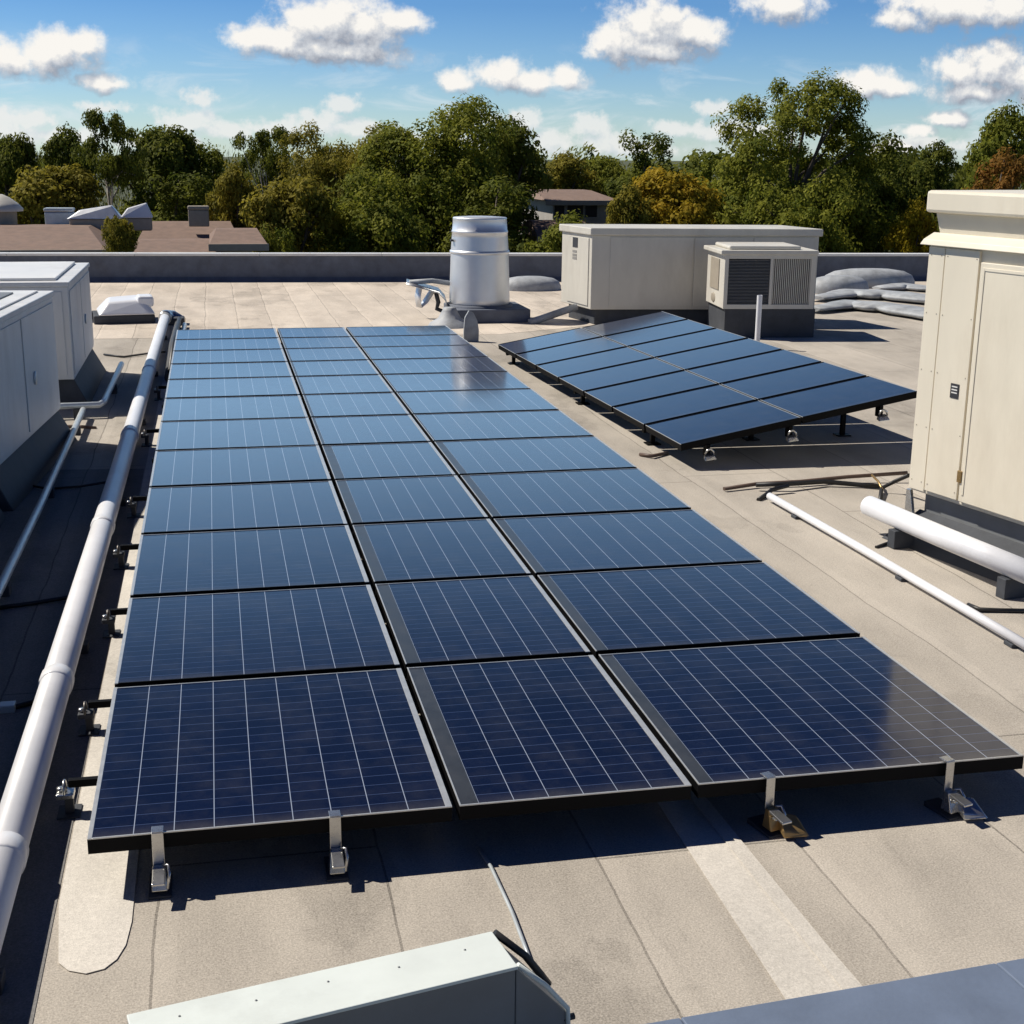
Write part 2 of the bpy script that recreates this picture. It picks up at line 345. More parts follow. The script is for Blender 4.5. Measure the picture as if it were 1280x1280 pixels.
# ------------------------------------------------------------------ builders
def tag(o, label=None, cat=None, group=None, kind=None):
    if label: o['label'] = label
    if cat: o['category'] = cat
    if group: o['group'] = group
    if kind: o['kind'] = kind
    return o
def empty(name, loc=(0, 0, 0), label=None, cat=None, group=None, rz=0.):
    o = bpy.data.objects.new(name, None); COL.objects.link(o); o.location = loc; o.rotation_euler = (0, 0, rz)
    o.empty_display_size = .2
    return tag(o, label, cat, group)

class MB:
    """collects shapes in world (or local) coordinates and links them as one mesh object"""
    def __init__(s): s.bm = bmesh.new(); s.slots = []
    def _slot(s, m):
        if m is None: return 0
        if m not in s.slots: s.slots.append(m)
        return s.slots.index(m)
    def _fin(s, vs, mt):
        k = s._slot(mt)
        for v in vs:
            for f in v.link_faces: f.material_index = k
    def hexa(s, P, bev=0., mt=None, seg=2):     # P: 8 points, bottom ring then top ring
        b = bmesh.new(); vs = [b.verts.new(p) for p in P]
        for q in ((3,2,1,0), (4,5,6,7), (0,1,5,4), (1,2,6,5), (2,3,7,6), (3,0,4,7)): b.faces.new([vs[i] for i in q])
        bmesh.ops.recalc_face_normals(b, faces=b.faces)
        if bev > 0: bmesh.ops.bevel(b, geom=list(b.edges), offset=bev, segments=seg, profile=.5, affect='EDGES', clamp_overlap=True)
        s._merge(b, mt); return s
    def _merge(s, b, mt):
        k = s._slot(mt); mp = {}
        for v in b.verts: mp[v] = s.bm.verts.new(v.co)
        for f in b.faces:
            try: nf = s.bm.faces.new([mp[v] for v in f.verts]); nf.material_index = k; nf.smooth = f.smooth
            except ValueError: pass
        b.free()
    def box(s, lo, hi, bev=0., mt=None, frame=None):
        x0, y0, z0 = lo; x1, y1, z1 = hi
        P = [(x0,y0,z0),(x1,y0,z0),(x1,y1,z0),(x0,y1,z0),(x0,y0,z1),(x1,y0,z1),(x1,y1,z1),(x0,y1,z1)]
        if frame is not None: P = [frame @ Vector(p) for p in P]
        return s.hexa(P, bev, mt)
    def tube(s, pts, r, n=12, mt=None, caps=True, smooth=True):
        pts = [Vector(p) for p in pts]; rs = r if isinstance(r, (list, tuple)) else [r]*len(pts)
        k = s._slot(mt); rings = []; up = None
        for i, p in enumerate(pts):
            t = (pts[min(i+1, len(pts)-1)] - pts[max(i-1, 0)]).normalized()
            if up is None: up = Vector((0,0,1)) if abs(t.z) < .9 else Vector((1,0,0))
            a = t.cross(up).normalized(); up = a.cross(t).normalized()
            rings.append([s.bm.verts.new(p + (a*math.cos(2*math.pi*j/n) + up*math.sin(2*math.pi*j/n))*rs[i]) for j in range(n)])
        for A, B in zip(rings, rings[1:]):
            for j in range(n):
                f = s.bm.faces.new([A[j], A[(j+1)%n], B[(j+1)%n], B[j]]); f.smooth = smooth; f.material_index = k
        if caps:
            for rg in (rings[0], rings[-1]):
                f = s.bm.faces.new(rg); f.material_index = k
        return s
    def lathe(s, c, prof, n=40, mt=None, sx=1, sy=1, rot=0.):
        c = Vector(c); k = s._slot(mt); rings = []
        for (r, z) in prof:
            if r < 1e-4: rings.append([s.bm.verts.new(c + Vector((0,0,z)))])
            else:
                rings.append([])
                for j in range(n):
                    a = 2*math.pi*j/n; x, y = r*math.cos(a)*sx, r*math.sin(a)*sy
                    rings[-1].append(s.bm.verts.new(c + Vector((x*math.cos(rot)-y*math.sin(rot), x*math.sin(rot)+y*math.cos(rot), z))))
        for A, B in zip(rings, rings[1:]):
            for j in range(n):
                if len(A) == 1 and len(B) == 1: continue
                if len(A) == 1: vs = [A[0], B[(j+1)%n], B[j]]
                elif len(B) == 1: vs = [A[j], A[(j+1)%n], B[0]]
                else: vs = [A[j], A[(j+1)%n], B[(j+1)%n], B[j]]
                f = s.bm.faces.new(vs); f.smooth = True; f.material_index = k
        return s
    def poly(s, pts, mt=None, thick=0.):
        k = s._slot(mt)
        vs = [s.bm.verts.new(p) for p in pts]; f = s.bm.faces.new(vs); f.material_index = k
        if thick:
            r = bmesh.ops.extrude_face_region(s.bm, geom=[f])
            for v in r['geom']:
                if isinstance(v, bmesh.types.BMVert): v.co.z -= thick
                elif isinstance(v, bmesh.types.BMFace): v.material_index = k
        return s
    def build(s, name, m=None, parent=None, smooth_angle=True):
        me = bpy.data.meshes.new(name)
        bmesh.ops.recalc_face_normals(s.bm, faces=s.bm.faces)
        off = Vector((0,0,0))
        if parent is not None and s.world:
            pm = parent_matrix(parent).inverted()
            bmesh.ops.transform(s.bm, matrix=pm, verts=s.bm.verts)
        s.bm.to_mesh(me); s.bm.free()
        for q in (s.slots or [m]): me.materials.append(q)
        o = bpy.data.objects.new(name, me); COL.objects.link(o)
        if parent is not None: o.parent = parent
        return o
    world = True
def parent_matrix(o):
    mm = Matrix.LocRotScale(o.location, o.rotation_euler, o.scale)
    return parent_matrix(o.parent) @ mm if o.parent else mm
def LMB():
    b = MB(); b.world = False; return b
def struct(o): o['kind'] = 'structure'; return o
def basis(o, xdir, zdir=(0,0,1)):
    x = Vector(xdir).normalized(); z = Vector(zdir).normalized(); y = z.cross(x).normalized(); z = x.cross(y)
    M4 = Matrix.Identity(4)
    for i in range(3): M4[i][0], M4[i][1], M4[i][2], M4[i][3] = x[i], y[i], z[i], o[i]
    return M4
rnd = random.Random(5)

# ================================================================== STRUCTURE
# ---- terrain far below the roof
g = MB(); g.poly([(-900,-300,-7),(900,-300,-7),(900,2000,-7),(-900,2000,-7)]); struct(g.build('ground', M_earth))
# ---- the flat roof we stand on and the building under it
P_A, P_B = Vector((-5.15, 35.6, 0)), Vector((21.3, 33.35, 0))           # line of the far parapet
pd = (P_B-P_A).normalized()
PL, PR = P_A - pd*12, P_B + pd*14
near_l, near_r = Vector((-20, 3.0, 0)), Vector((36, 5.0, 0))
rf = MB(); rf.poly([(PL.x, 2.0, 0), (PR.x, 2.0, 0), (PR.x, PR.y, 0), (PL.x, PL.y, 0)])
struct(rf.build('roof', M_roof))
bld = empty('building', (0, 15, -7), 'low commercial building whose flat roof carries all the solar panels', 'building')
b = MB()
b.box((PL.x, 1.9, -7), (PR.x, 2.1, -.02)); b.box((PL.x-.2, 1.9, -7), (PL.x, PL.y, -.02)); b.box((PR.x, 1.9, -7), (PR.x+.2, PR.y, -.02))
n_ = Vector((-pd.y, pd.x, 0))
b.hexa([PL+Vector((0,0,-7)), PR+Vector((0,0,-7)), PR+n_*.2+Vector((0,0,-7)), PL+n_*.2+Vector((0,0,-7)), PL+Vector((0,0,-.02)), PR+Vector((0,0,-.02)), PR+n_*.2+Vector((0,0,-.02)), PL+n_*.2+Vector((0,0,-.02))])
b.build('wall', M_mast, bld)
# pale membrane strips lying on the roof
def sheet(name, pts, m, z=.004, th=.003):
    s = MB(); s.poly([(p[0], p[1], z) for p in pts], thick=th); return struct(s.build(name, m))
sheet('membrane_strip', [(-.745,5.14),(-.70,5.075),(-.63,5.04),(-.56,5.06),(-.515,5.12),(-.485,5.22),(-.47,5.4),(-.47,24),(-.79,24),(-.79,5.6)], M_strip, .006)
a1, a2, a3, a4 = at(865,1045), at(905,1040), at(1060,1236), at(985,1258)
sheet('membrane_patch', [a4 + Vector((0,-.4,0)), a3 + Vector((.08,-.4,0)), a2 + Vector((-.02,.9,0)), a1 + Vector((-.05,.9,0))], M_strip, .006)
sheet('lap_strip', [a3+Vector((-.02,-.4,0)), a3+Vector((.06,-.4,0)), a2+Vector((.02,.9,0)), a2+Vector((-.06,.9,0))], M_strip, .012)

sheet('deck_membrane', [(-2.5,24.6),(5.0,24.2),(14.5,29.0),(20,32.9),(PL.x*.6,36.1)], M_deck, .0035, .002)
sheet('shade_sheet', [(-6,2.3),(-.80,2.3),(-.80,14.2),(-6,14.8)], M_shade_sheet, .0035, .002)  # added sheet: its dark colour deepens the shade over the left roof
# ---- far parapet
par = empty('parapet_wall', P_A, 'long dark grey parapet wall with a white metal cap along the far roof edge', 'parapet')
b = MB(); fr = basis(PL, pd); Lp = (PR-PL).length
b.box((0, 0, 0), (Lp, .25, .64), frame=fr)
b.build('wall', M_grey_mem, par)
b = MB(); x = 0
while x < Lp:
    b.box((x+.004, -.05, .64), (min(Lp, x+3.05)-.004, .31, .70), .008, frame=fr); x += 3.05
b.build('cap', M_white_cap, par)
b = MB(); x = .8
while x < Lp:
    b.box((x, -.012, .02), (x+.05, -.0005, .60), frame=fr); x += 2.1
b.build('joint_strip', M_grey_mem, par)
b = MB(); b.hexa([fr@Vector(p) for p in ((0,-.14,.002),(Lp,-.14,.002),(Lp,-.002,.002),(0,-.002,.002),(0,-.02,.10),(Lp,-.02,.10),(Lp,-.002,.12),(0,-.002,.12))])
b.build('cant_strip', M_grey_mem, par)
# ---- near parapet with the slate membrane top
q1, q2 = at(800,1280,.30), at(1280,1197,.30)
nd = (q2-q1).normalized(); fr = basis(q1 - nd*3.2 - Vector((0,0,.3)), nd)
npar = empty('near_parapet', q1 - Vector((0,0,.3)), 'low parapet with a worn slate blue membrane top at the bottom right corner', 'parapet')
b = MB()
b.hexa([fr@Vector(p) for p in ((0,-.7,0),(9,-.7,0),(9,-.02,0),(0,-.02,0),(0,-.7,.295),(9,-.7,.295),(9,-.02,.278),(0,-.02,.278))])
b.build('wall', M_grey_mem, npar)
b = MB()
xs = [0, 1.7, 3.35, 4.62, 6.4, 9]
for i in range(len(xs)-1):
    u, v = xs[i]+.0015, xs[i+1]-.0015
    b.hexa([fr@Vector(p) for p in ((u,-.72,.296),(v,-.72,.296),(v,.0,.278),(u,.0,.278),(u,-.72,.312),(v,-.72,.312),(v,.0,.30),(u,.0,.30))], .006)
b.build('top_membrane', M_slate, npar)

# ================================================================== SOLAR ARRAYS
GAP = .035
ORD = ['first','second','third','fourth','fifth','sixth','seventh','eighth','ninth','tenth','eleventh','twelfth']
def panel(root, lx, ly, ncol, nrow, strip=0., depth=.075, lipl=.012, lipr=.022, cells=None, front=False, edge=None):
    """local coords: x 0..lx, y 0..ly, top at z=0"""
    lip = .014
    b = LMB()                                   # frame: four rails, silver lip on top, black sides
    for (lo, hi, top) in (((0,0),(lipl,ly),M_silver), ((lx-lipr,0),(lx,ly),M_silver), ((lipl,0),(lx-lipr,lip*.7),edge or M_silver if front else M_black),
                     ((lipl,ly-lip),(lx-lipr,ly-.006),edge or M_silver), ((lipl,ly-.006),(lx-lipr,ly),M_black)):
        b.box((lo[0], lo[1], -.006), (hi[0], hi[1], 0), .001, top)
        b.box((lo[0], lo[1], -depth), (hi[0], hi[1], -.0062), 0, M_black)
    b.build('frame', None, root)
    me = bpy.data.meshes.new('glass'); bm = bmesh.new(); uvl = bm.loops.layers.uv.new('cells')
    z = -.004
    def quad(x0, x1, y0, y1, mi, uv):
        vs = [bm.verts.new((x, y, z)) for x, y in ((x0,y0),(x1,y0),(x1,y1),(x0,y1))]
        f = bm.faces.new(vs); f.material_index = mi
        for l, (cu, cv) in zip(f.loops, ((0,0),(1,0),(1,1),(0,1))): l[uvl].uv = (uv[0]+cu*(uv[2]-uv[0]), uv[1]+cv*(uv[3]-uv[1]))
    x0 = lipl
    if strip > 0:
        quad(x0, x0+strip, lip*.7, ly-lip, 1, (0,0,.5,.5)); x0 += strip
    e = .03
    quad(x0, lx-lipr, lip*.7, ly-lip, 0, (0., .10, ncol-.02, nrow-.10))
    vs = [bm.verts.new(p) for p in ((lipl,lip,-.02),(lx-lipr,lip,-.02),(lx-lipr,ly-lip,-.02),(lipl,ly-lip,-.02))]
    bf = bm.faces.new(vs[::-1]); bf.material_index = 1
    bm.to_mesh(me); bm.free(); me.materials.append(cells or M_cells); me.materials.append(M_back)
    o = bpy.data.objects.new('glass', me); COL.objects.link(o); o.parent = root
    o2 = None
    return root
ys = [Y0]
for d in ROWS: ys.append(ys[-1]+d)
colx = [X0, X0+W1, X0+W1+W2, X0+W1+W2+W3]
CN = ['left', 'middle', 'right']
for r in range(12):
    for c in range(3):
        xa = colx[c] + (0 if c == 0 else GAP*.5); xb = colx[c+1] - (0 if c == 2 else GAP*.5)
        ya = ys[r] + (0 if r == 0 else .03); yb = ys[r+1] - .03
        extra = {0: ', beside the white pipe', 1: '', 2: ', on the side of the tilted array'}[c]
        where = 'nearest row' if r == 0 else ('farthest row' if r == 11 else f'{ORD[r]} row from near edge')
        t = empty('solar_panel', (xa, ya, ZP), f'blue solar panel of the big flat array, {CN[c]} column, {where}', 'solar panel', 'solar panels of the big flat array')
        t.rotation_euler = (rnd.uniform(-.0012, .0012), rnd.uniform(-.0015, .0015), 0)
        panel(t, xb-xa, yb-ya, (9, 6, 9)[c], 18, strip=(0, .085, .075)[c] if r < 5 else (0, .03, .02)[c], lipr=(.03, .03, .016)[c], lipl=(.02, .008, .008)[c], front=(r == 0))
# black rails across the array under the row gaps
def rail(y, xl, xr, z, label, bracket=True, feet=(.42, 2.2, 4.0)):
    t = empty('mounting_rail', (xl, y, 0), label, 'rail', 'rails under the big flat array')
    b = MB(); b.box((xl, y-.018, z-.04), (xr, y+.018, z), .004); b.build('rail_bar', M_black, t)
    b = MB()
    for fx in feet:
        b.box((xl+fx-.05, y-.06, .001), (xl+fx+.05, y+.06, .014)); b.box((xl+fx-.02, y-.02, .014), (xl+fx+.02, y+.02, z-.04))
    b.build('foot', M_steel, t)
    if bracket:
        bx = xl
        s = MB()                                # U shaped clamp ring standing on a small plate
        pts = [(bx-.02, y+.038*math.cos(a), .13+.048*math.sin(a)) for a in np.linspace(-.5, math.pi+.5, 14)]
        s.tube(pts, .008, 8)
        s.build('clamp_ring', M_steel if y < 7 else M_dsteel, t)
        s = MB(); s.box((bx-.06, y-.045, .095), (bx+.025, y+.045, .125), .006); s.build('clamp_block', M_steel if y < 7 else M_curb, t)
        s = MB(); s.box((bx-.06, y-.07, .001), (bx+.05, y+.07, .014)); s.box((bx-.022, y-.022, .014), (bx+.018, y+.022, .10)); s.build('base_plate', M_curb, t)
        s = MB(); s.lathe((bx-.04, y, .125), [(0,.0),(.018,0),(.018,.02),(0,.02)][::1], 10); s.build('bolt', M_steel, t)
CL = (1, 2, 3, 4, 6, 8)
for r in range(1, 12):
    z = ZP-.085
    rail(ys[r], (-.82+.015*(r % 3)) if r in CL else -.70, colx[3]-.05, z, f'black rail under the {ORD[r-1]} row gap of the big array, clamped beside the pipe' if r in CL else f'black mounting rail under the {ORD[r-1]} row gap of the big array', bracket=(r in CL), feet=(.36, 2.2, 4.0) if r in CL else (.25, 2.0, 3.8))
rail(6.48, -.82, colx[3]-.05, ZP-.085, 'black rail under the nearest panel row with a shiny clamp beside the pipe')
# end clamps on the near edge
def end_clamp(px, py, label, lean=0., brass=False, wing=False):
    p = at(px, py, ZP); x = p.x
    t = empty('end_clamp', (x, ys[0]-.02, 0), label, 'clamp', 'clamps along the near panel edge')
    t.rotation_euler = (0, 0, lean)
    w = .026
    b = LMB()
    b.box((-w, -.008, .12), (w, -.002, ZP+.012), .002); b.box((-w, -.008, ZP+.0125), (w, .05, ZP+.018), .002)
    b.build('strap', M_steel, t)
    b = LMB()
    b.hexa([(-.036,-.075,.03),(.036,-.075,.03),(.036,.0,.03),(-.036,.0,.03),(-.028,-.04,.13),(.028,-.04,.13),(.028,-.009,.13),(-.028,-.009,.13)], .006)
    b.build('clamp_body', M_brass if brass else M_steel, t)
    b = LMB(); b.hexa([(-.05,-.085,.001),(.05,-.085,.001),(.05,.10,.001),(-.05,.10,.001),(-.05,-.085,.012),(.05,-.085,.012),(.05,.10,.03),(-.05,.10,.03)], .003)
    b.build('foot', M_curb, t)
    b = LMB(); b.tube([(.02,-.03,.135),(.042,-.045,.142),(.046,-.07,.11),(.036,-.09,.05)], .007, 8); b.tube([(-.012,-.055,.09),(-.012,-.08,.10)], .011, 8)
    b.build('bolt', M_steel, t)
    b = LMB(); b.hexa([(-.028,-.15,.10),(.028,-.15,.10),(.026,-.03,.115),(-.026,-.03,.115),(-.028,-.15,.112),(.028,-.15,.112),(.026,-.03,.128),(-.026,-.03,.128)], .003); b.build('lever', M_steel, t)
    if wing:
        b = LMB(); b.hexa([(.0,-.13,.014),(.13,-.17,.014),(.16,-.06,.03),(.03,-.03,.03),(.0,-.12,.05),(.11,-.15,.034),(.12,-.06,.085),(.03,-.03,.11)], .008); b.build('wing_plate', M_brass if brass else M_steel, t)
end_clamp(196, 1052, 'upright steel end clamp near the left corner of the near panel edge')
end_clamp(420, 1030, 'steel end clamp under the left column, second from the left on the near edge')
end_clamp(968, 980, 'end clamp with a brassy foot under the right column near the column gap', .25, True, True)
end_clamp(1192, 958, 'steel end clamp nearest the right corner of the near panel edge', .25, False, True)

# ---- tilted array on the right
A = at(852,556,.27); B = at(622,430,.27)
ey = (B-A).normalized(); Ly = (B-A).length
Cc = at(1148,489,.74)
ex = (Cc-A); ex = (ex - ey*ex.dot(ey)); Lx = ex.length; ex.normalize(); ez = ex.cross(ey).normalized()
fr = Matrix.Identity(4)
for i in range(3): fr[i][0], fr[i][1], fr[i][2], fr[i][3] = ex[i], ey[i], ez[i], A[i]
q = fr.to_euler()
NR = 7; dr = Ly/NR
for r in range(NR):
    for c in range(2):
        loc = fr @ Vector((c*Lx/2 + (.012 if c else 0), r*dr + .03, 0))
        t = empty('solar_panel', loc, None)
        t.rotation_euler = q
        where = 'nearest row' if r == 0 else ('farthest row' if r == NR-1 else f'{ORD[r]} row from near edge')
        tag(t, f'dark blue solar panel of the tilted array, {"low left" if c == 0 else "raised right"} column, {where}', 'solar panel', 'solar panels of the tilted array')
        panel(t, Lx/2-.012, dr-.06, 8, 12, lipl=.006, lipr=.006, cells=M_cells_plain, edge=M_black)
for k, fy in enumerate((1.3, Ly*.5, Ly-.35)):
    t = empty('tilt_rail', fr@Vector((0, fy, 0)), f'black sloping rail under the tilted array, {["at its near edge","under its middle","at its far edge"][k]}', 'rail', 'sloping rails of the tilted array')
    b = MB(); b.box((.03, fy-.03, -.14), (Lx-.03, fy+.03, -.08), .004, frame=fr); b.build('rail_bar', M_black, t)
    for fx in (.15, Lx*.5, Lx-.2):
        p = fr@Vector((fx, fy, -.14)); l = MB(); l.box((p.x-.025, p.y-.025, .014), (p.x+.025, p.y+.025, p.z)); l.box((p.x-.08, p.y-.08, .001), (p.x+.08, p.y+.08, .014)); l.build('leg', M_black, t)
for k, fx in enumerate((.30, 1.25, Lx-.45)):
    p = fr@Vector((fx, -.02, -.10))
    t = empty('hook_clamp', (p.x, p.y, p.z), f'shiny hook clamp under the near edge of the tilted array, {["at the low left end","in the middle","at the raised right end"][k]}', 'clamp', 'hook clamps under the tilted array')
    h = p.z; yb_ = p.y + .05
    b = MB(); b.tube([(p.x-.05, yb_-.05, h-.06), (p.x-.035, yb_-.06, h-.02), (p.x, yb_-.065, h-.005), (p.x+.035, yb_-.06, h-.03), (p.x+.05, yb_-.05, h-.07)], .011, 8); b.build('hook', M_steel, t)
    b = MB(); b.hexa([(p.x-.06,yb_-.09,h-.13),(p.x+.08,yb_-.07,h-.12),(p.x+.07,yb_,h-.11),(p.x-.05,yb_,h-.12),(p.x-.05,yb_-.06,h-.085),(p.x+.06,yb_-.05,h-.08),(p.x+.05,yb_,h-.06),(p.x-.04,yb_,h-.07)], .008); b.build('clamp_body', M_steel, t)
    b = MB(); b.box((p.x-.02, yb_-.01, h-.10), (p.x+.02, yb_+.10, h+.03), .004); b.build('bracket', M_black, t)

# ================================================================== ROOF EQUIPMENT
# ---- galvanised vent stack
vc = at(606,381,.33); 
t = empty('vent_stack', (vc.x, vc.y+.55, 0), 'shiny round metal vent stack standing on a dark square curb', 'vent')
c = Vector((vc.x, vc.y+.55, 0)); R0 = .60
def ring(z0, r0, z1, r1): return [(r0, z0), (r1, z1)]
b = MB(); b.lathe(c, [(R0*.97,.30),(R0,.34),(R0*.995,.42),(R0*.965,1.05),(R0*.95,1.30)], 64); b.build('lower_drum', M_alu, t)
b = MB(); b.lathe(c, [(R0*.955,1.28),(R0*.985,1.30),(R0*.985,1.33),(R0*.95,1.35)], 64); b.build('seam_band', M_alu, t)
b = MB(); b.lathe(c, [(R0*.945,1.35),(R0*.915,1.60),(R0*.905,1.68),(R0*.925,1.69),(R0*.92,1.72),(R0*.90,1.73),(R0*.875,1.94),(R0*.885,1.96),(R0*.86,1.975),(R0*.5,1.99),(0,1.995)], 64); b.build('upper_drum', M_alu, t)
b = MB(); b.box((c.x-R0*1.01, c.y-.16, 1.52), (c.x-R0*.92, c.y-.08, 1.56), .004); b.build('latch', M_curb, t)
k1, k2 = at(590,408), at(658,410)
b = MB(); b.box((c.x-.62, c.y-.80, .001), (c.x+.86, c.y+.62, .26), .02); b.lathe(c, [(R0*1.12,.255),(R0*1.10,.30),(R0*1.0,.31)], 48); b.build('curb', M_grey_mem, t)
# ---- jumble left of the vent: folded flashing and a bent hood
fl = at(540,395)
t = empty('bent_flashing', fl, 'crumpled sheet metal flashing hood left of the round vent stack', 'flashing')
def ribbon(name, pts, w, m, parent, th=.012):
    s = MB(); pts = [Vector(p) for p in pts]; w = Vector(w)
    A_ = [s.bm.verts.new(p-w) for p in pts]; B_ = [s.bm.verts.new(p+w) for p in pts]
    for i in range(len(pts)-1):
        f = s.bm.faces.new([A_[i], A_[i+1], B_[i+1], B_[i]]); f.smooth = True
    o = s.build(name, m, parent); md = o.modifiers.new('thick', 'SOLIDIFY'); md.thickness = th; md.offset = 0
    return o
Yf = at(545,398).y
def pf(x, y, dy=0): return aty(x, y, Yf+dy)
ribbon('hood', [pf(508,352), pf(530,358), pf(548,363), pf(556,372), pf(560,384), pf(566,400)], (.05,.35,.02), M_steel, t)
ribbon('flap', [pf(524,360), pf(522,372), pf(524,384), pf(531,378), pf(540,364)], (.04,-.10,.0), M_alu, t)
b = MB(); b.tube([pf(545,366), pf(548,378), pf(546,386), pf(556,390), pf(560,400)], .045, 10); b.build('drain_pipe', M_curb, t)
b = MB(); b.tube([pf(512,353), pf(540,351), pf(562,354)], .05, 10); b.build('roll_edge', M_flex, t)
b = MB(); cb = at(562,408); b.lathe(cb, [(.42,.002),(.36,.08),(.22,.16),(.14,.30),(.12,.36),(0,.36)], 24); b.build('pipe_boot', M_flex, t)
# ---- small fin
p = at(588,427)
t = MB(); 
prof = []
for (x, z) in ((-.12,0),(.14,0),(.145,.20),(.12,.36),(.05,.50),(-.03,.54),(-.10,.42),(-.12,.2)): prof.append((x, z))
vs = [t.bm.verts.new((p.x+x, p.y-.03, z+.001)) for x, z in prof]; f = t.bm.faces.new(vs)
ext = bmesh.ops.extrude_face_region(t.bm, geom=[f])
for v in ext['geom']:
    if isinstance(v, bmesh.types.BMVert): v.co.y += .06
tag(t.build('flashing_fin', M_flex), 'small grey upright fin beside the far right corner of the big array', 'flashing')
# ---- dome behind the vent
def dome(px, py, rx, ry, h, label, cat='duct', m=M_flex, rot=0., name='foam_dome'):
    p = at(px, py); b = MB(); b.lathe(p, [(1,0.001),(1.0,.3*h),(.93,.62*h),(.75,.85*h),(.45,.97*h),(0,h)], 40, None, rx, ry, rot)
    o = b.build(name, m); return tag(o, label, cat)
dome(663, 362, .75, .5, .32, 'small grey foam dome between the vent stack and the long white unit', 'roof dome')
# ---- long off-white unit at the back
a = at(738,387,.30); bq = at(700,377,.30); cq = at(1018,387,.30)
zt = 1.84
xd = (cq-a); xd.z = 0; Lw = xd.length; fr = basis((a.x, a.y, 0), xd); dp = 1.45
yv = (bq-a); yv.z = 0; yv.normalize(); fr[0][1], fr[1][1] = yv.x, yv.y       # its end is not quite square to its front
t = empty('rooftop_unit', (a.x, a.y, 0), 'long off-white rooftop air handler with a sticker on its sunlit end', 'air handler')
lx0 = -.02
b = MB(); b.box((0,0,.30), (Lw,dp,zt-.14), .012, frame=fr); b.build('body', M_ac, t)
b = MB(); b.box((-.05,-.05,zt-.139), (Lw+.05,dp+.05,zt), .02, frame=fr); b.build('top_cover', M_ac, t)
for (u, v) in ((.35,1.95),(1.98,3.1),(3.13,Lw-.1)):
    b = MB(); b.box((u,-.016,.36), (v,-.0005,zt-.17), .004, frame=fr); b.build('side_panel', M_ac, t)
b = MB(); b.box((-.018,.12,.36), (-.0005,dp-.32,zt-.2), .004, frame=fr); b.build('end_door', M_ac, t)
b = MB(); b.box((-.024,.62,1.43), (-.0185,.86,1.62), 0, frame=fr); b.build('sticker', M_label, t)
b = MB()
for z0 in (1.26, 1.33, 1.20): b.box((-.024,.66,z0), (-.0185,.86,z0+.045), 0, frame=fr)
b.build('small_sticker', M_label2, t)
b = MB(); b.box((.12,.10,.001), (Lw-.1,dp-.1,.298), .01, frame=fr); b.build('curb', M_curb, t)
b = MB(); b.tube([fr@Vector((-.06,.5,.30)), fr@Vector((-.35,.45,.22)), fr@Vector((-.8,.3,.1)), fr@Vector((-1.1,.2,.03))], .07, 10); b.build('drain_pipe', M_flex, t)
# ---- smaller condenser in front
a = at(903,386,.52); cq = at(1016,386,.52); xd = (cq-a); xd.z = 0; Lw = xd.length; fr = basis((a.x, a.y, 0), xd); dp = 1.32; zt = 1.56
t = empty('condenser_unit', (a.x, a.y, 0), 'small off-white condenser with a dark louvred front before the long unit', 'condenser')
b = MB(); b.box((0,.02,.52), (Lw,dp,zt-.08), .012, frame=fr)
for lo, hi in (((0,-.03,.52),(.07,.019,zt-.08)), ((Lw-.09,-.03,.52),(Lw,.019,zt-.08)), ((.07,-.03,zt-.15),(Lw-.09,.019,zt-.08)), ((.07,-.03,.52),(Lw-.09,.019,.60)), ((Lw*.50,-.03,.6),(Lw*.53,.019,zt-.15))):
    b.box(lo, hi, .003, frame=fr)
b.build('body', M_ac, t)
b = MB(); b.box((-.08,-.06,zt-.078), (Lw+.03,dp+.04,zt), .015, frame=fr); b.box((.1,.1,zt), (Lw-.25,dp-.1,zt+.07), .03, frame=fr); b.build('top_cover', M_ac, t)
b = MB()
z = .62
while z < zt-.17: b.hexa([fr@Vector(p) for p in ((.07,-.012,z),(Lw*.5,-.012,z),(Lw*.5,.018,z+.012),(.07,.018,z+.012),(.07,-.012,z+.006),(Lw*.5,-.012,z+.006),(Lw*.5,.018,z+.018),(.07,.018,z+.018))]); z += .026
b.build('louvre_grille', M_grille, t)
b = MB(); x = Lw*.53+.01
while x < Lw-.10: b.box((x,-.016,.605), (x+.014,.016,zt-.155), frame=fr); x += .035
b.build('coil_grille', M_ac, t)
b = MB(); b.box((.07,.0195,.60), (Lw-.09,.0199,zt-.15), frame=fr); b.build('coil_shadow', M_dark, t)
b = MB(); b.box((-.016,.35,.82), (-.0005,1.0,1.38), .004, frame=fr); b.build('end_panel', M_tan, t)
b = MB(); b.lathe(fr@Vector((-.012,.70,.66)), [(0,-.09),(.10,-.06),(.12,0),(.10,.06),(0,.09)], 20, None, .1, 1); b.build('port_cover', M_tan, t)
b = MB(); b.box((.05,.0,.001), (Lw+.05,dp,.518), .01, frame=fr); b.build('curb', M_curb, t)
# ---- thin white vent pipe behind the tilted array
p = at(946,436); zt_ = aty(948,369,p.y).z
t = empty('vent_pipe', p, 'thin white vent pipe standing behind the tilted array', 'pipe')
b = MB(); b.tube([p+Vector((0,0,.02)), p+Vector((0,0,zt_))], .045, 16, caps=False); b.tube([p+Vector((0,0,.03)), p+Vector((0,0,zt_-.02))], .036, 16); b.build('tube', M_pipe, t)
b = MB(); b.lathe(p, [(.16,.001),(.12,.02),(.06,.06),(.05,.12),(.046,.12)], 20); b.build('boot', M_curb, t)
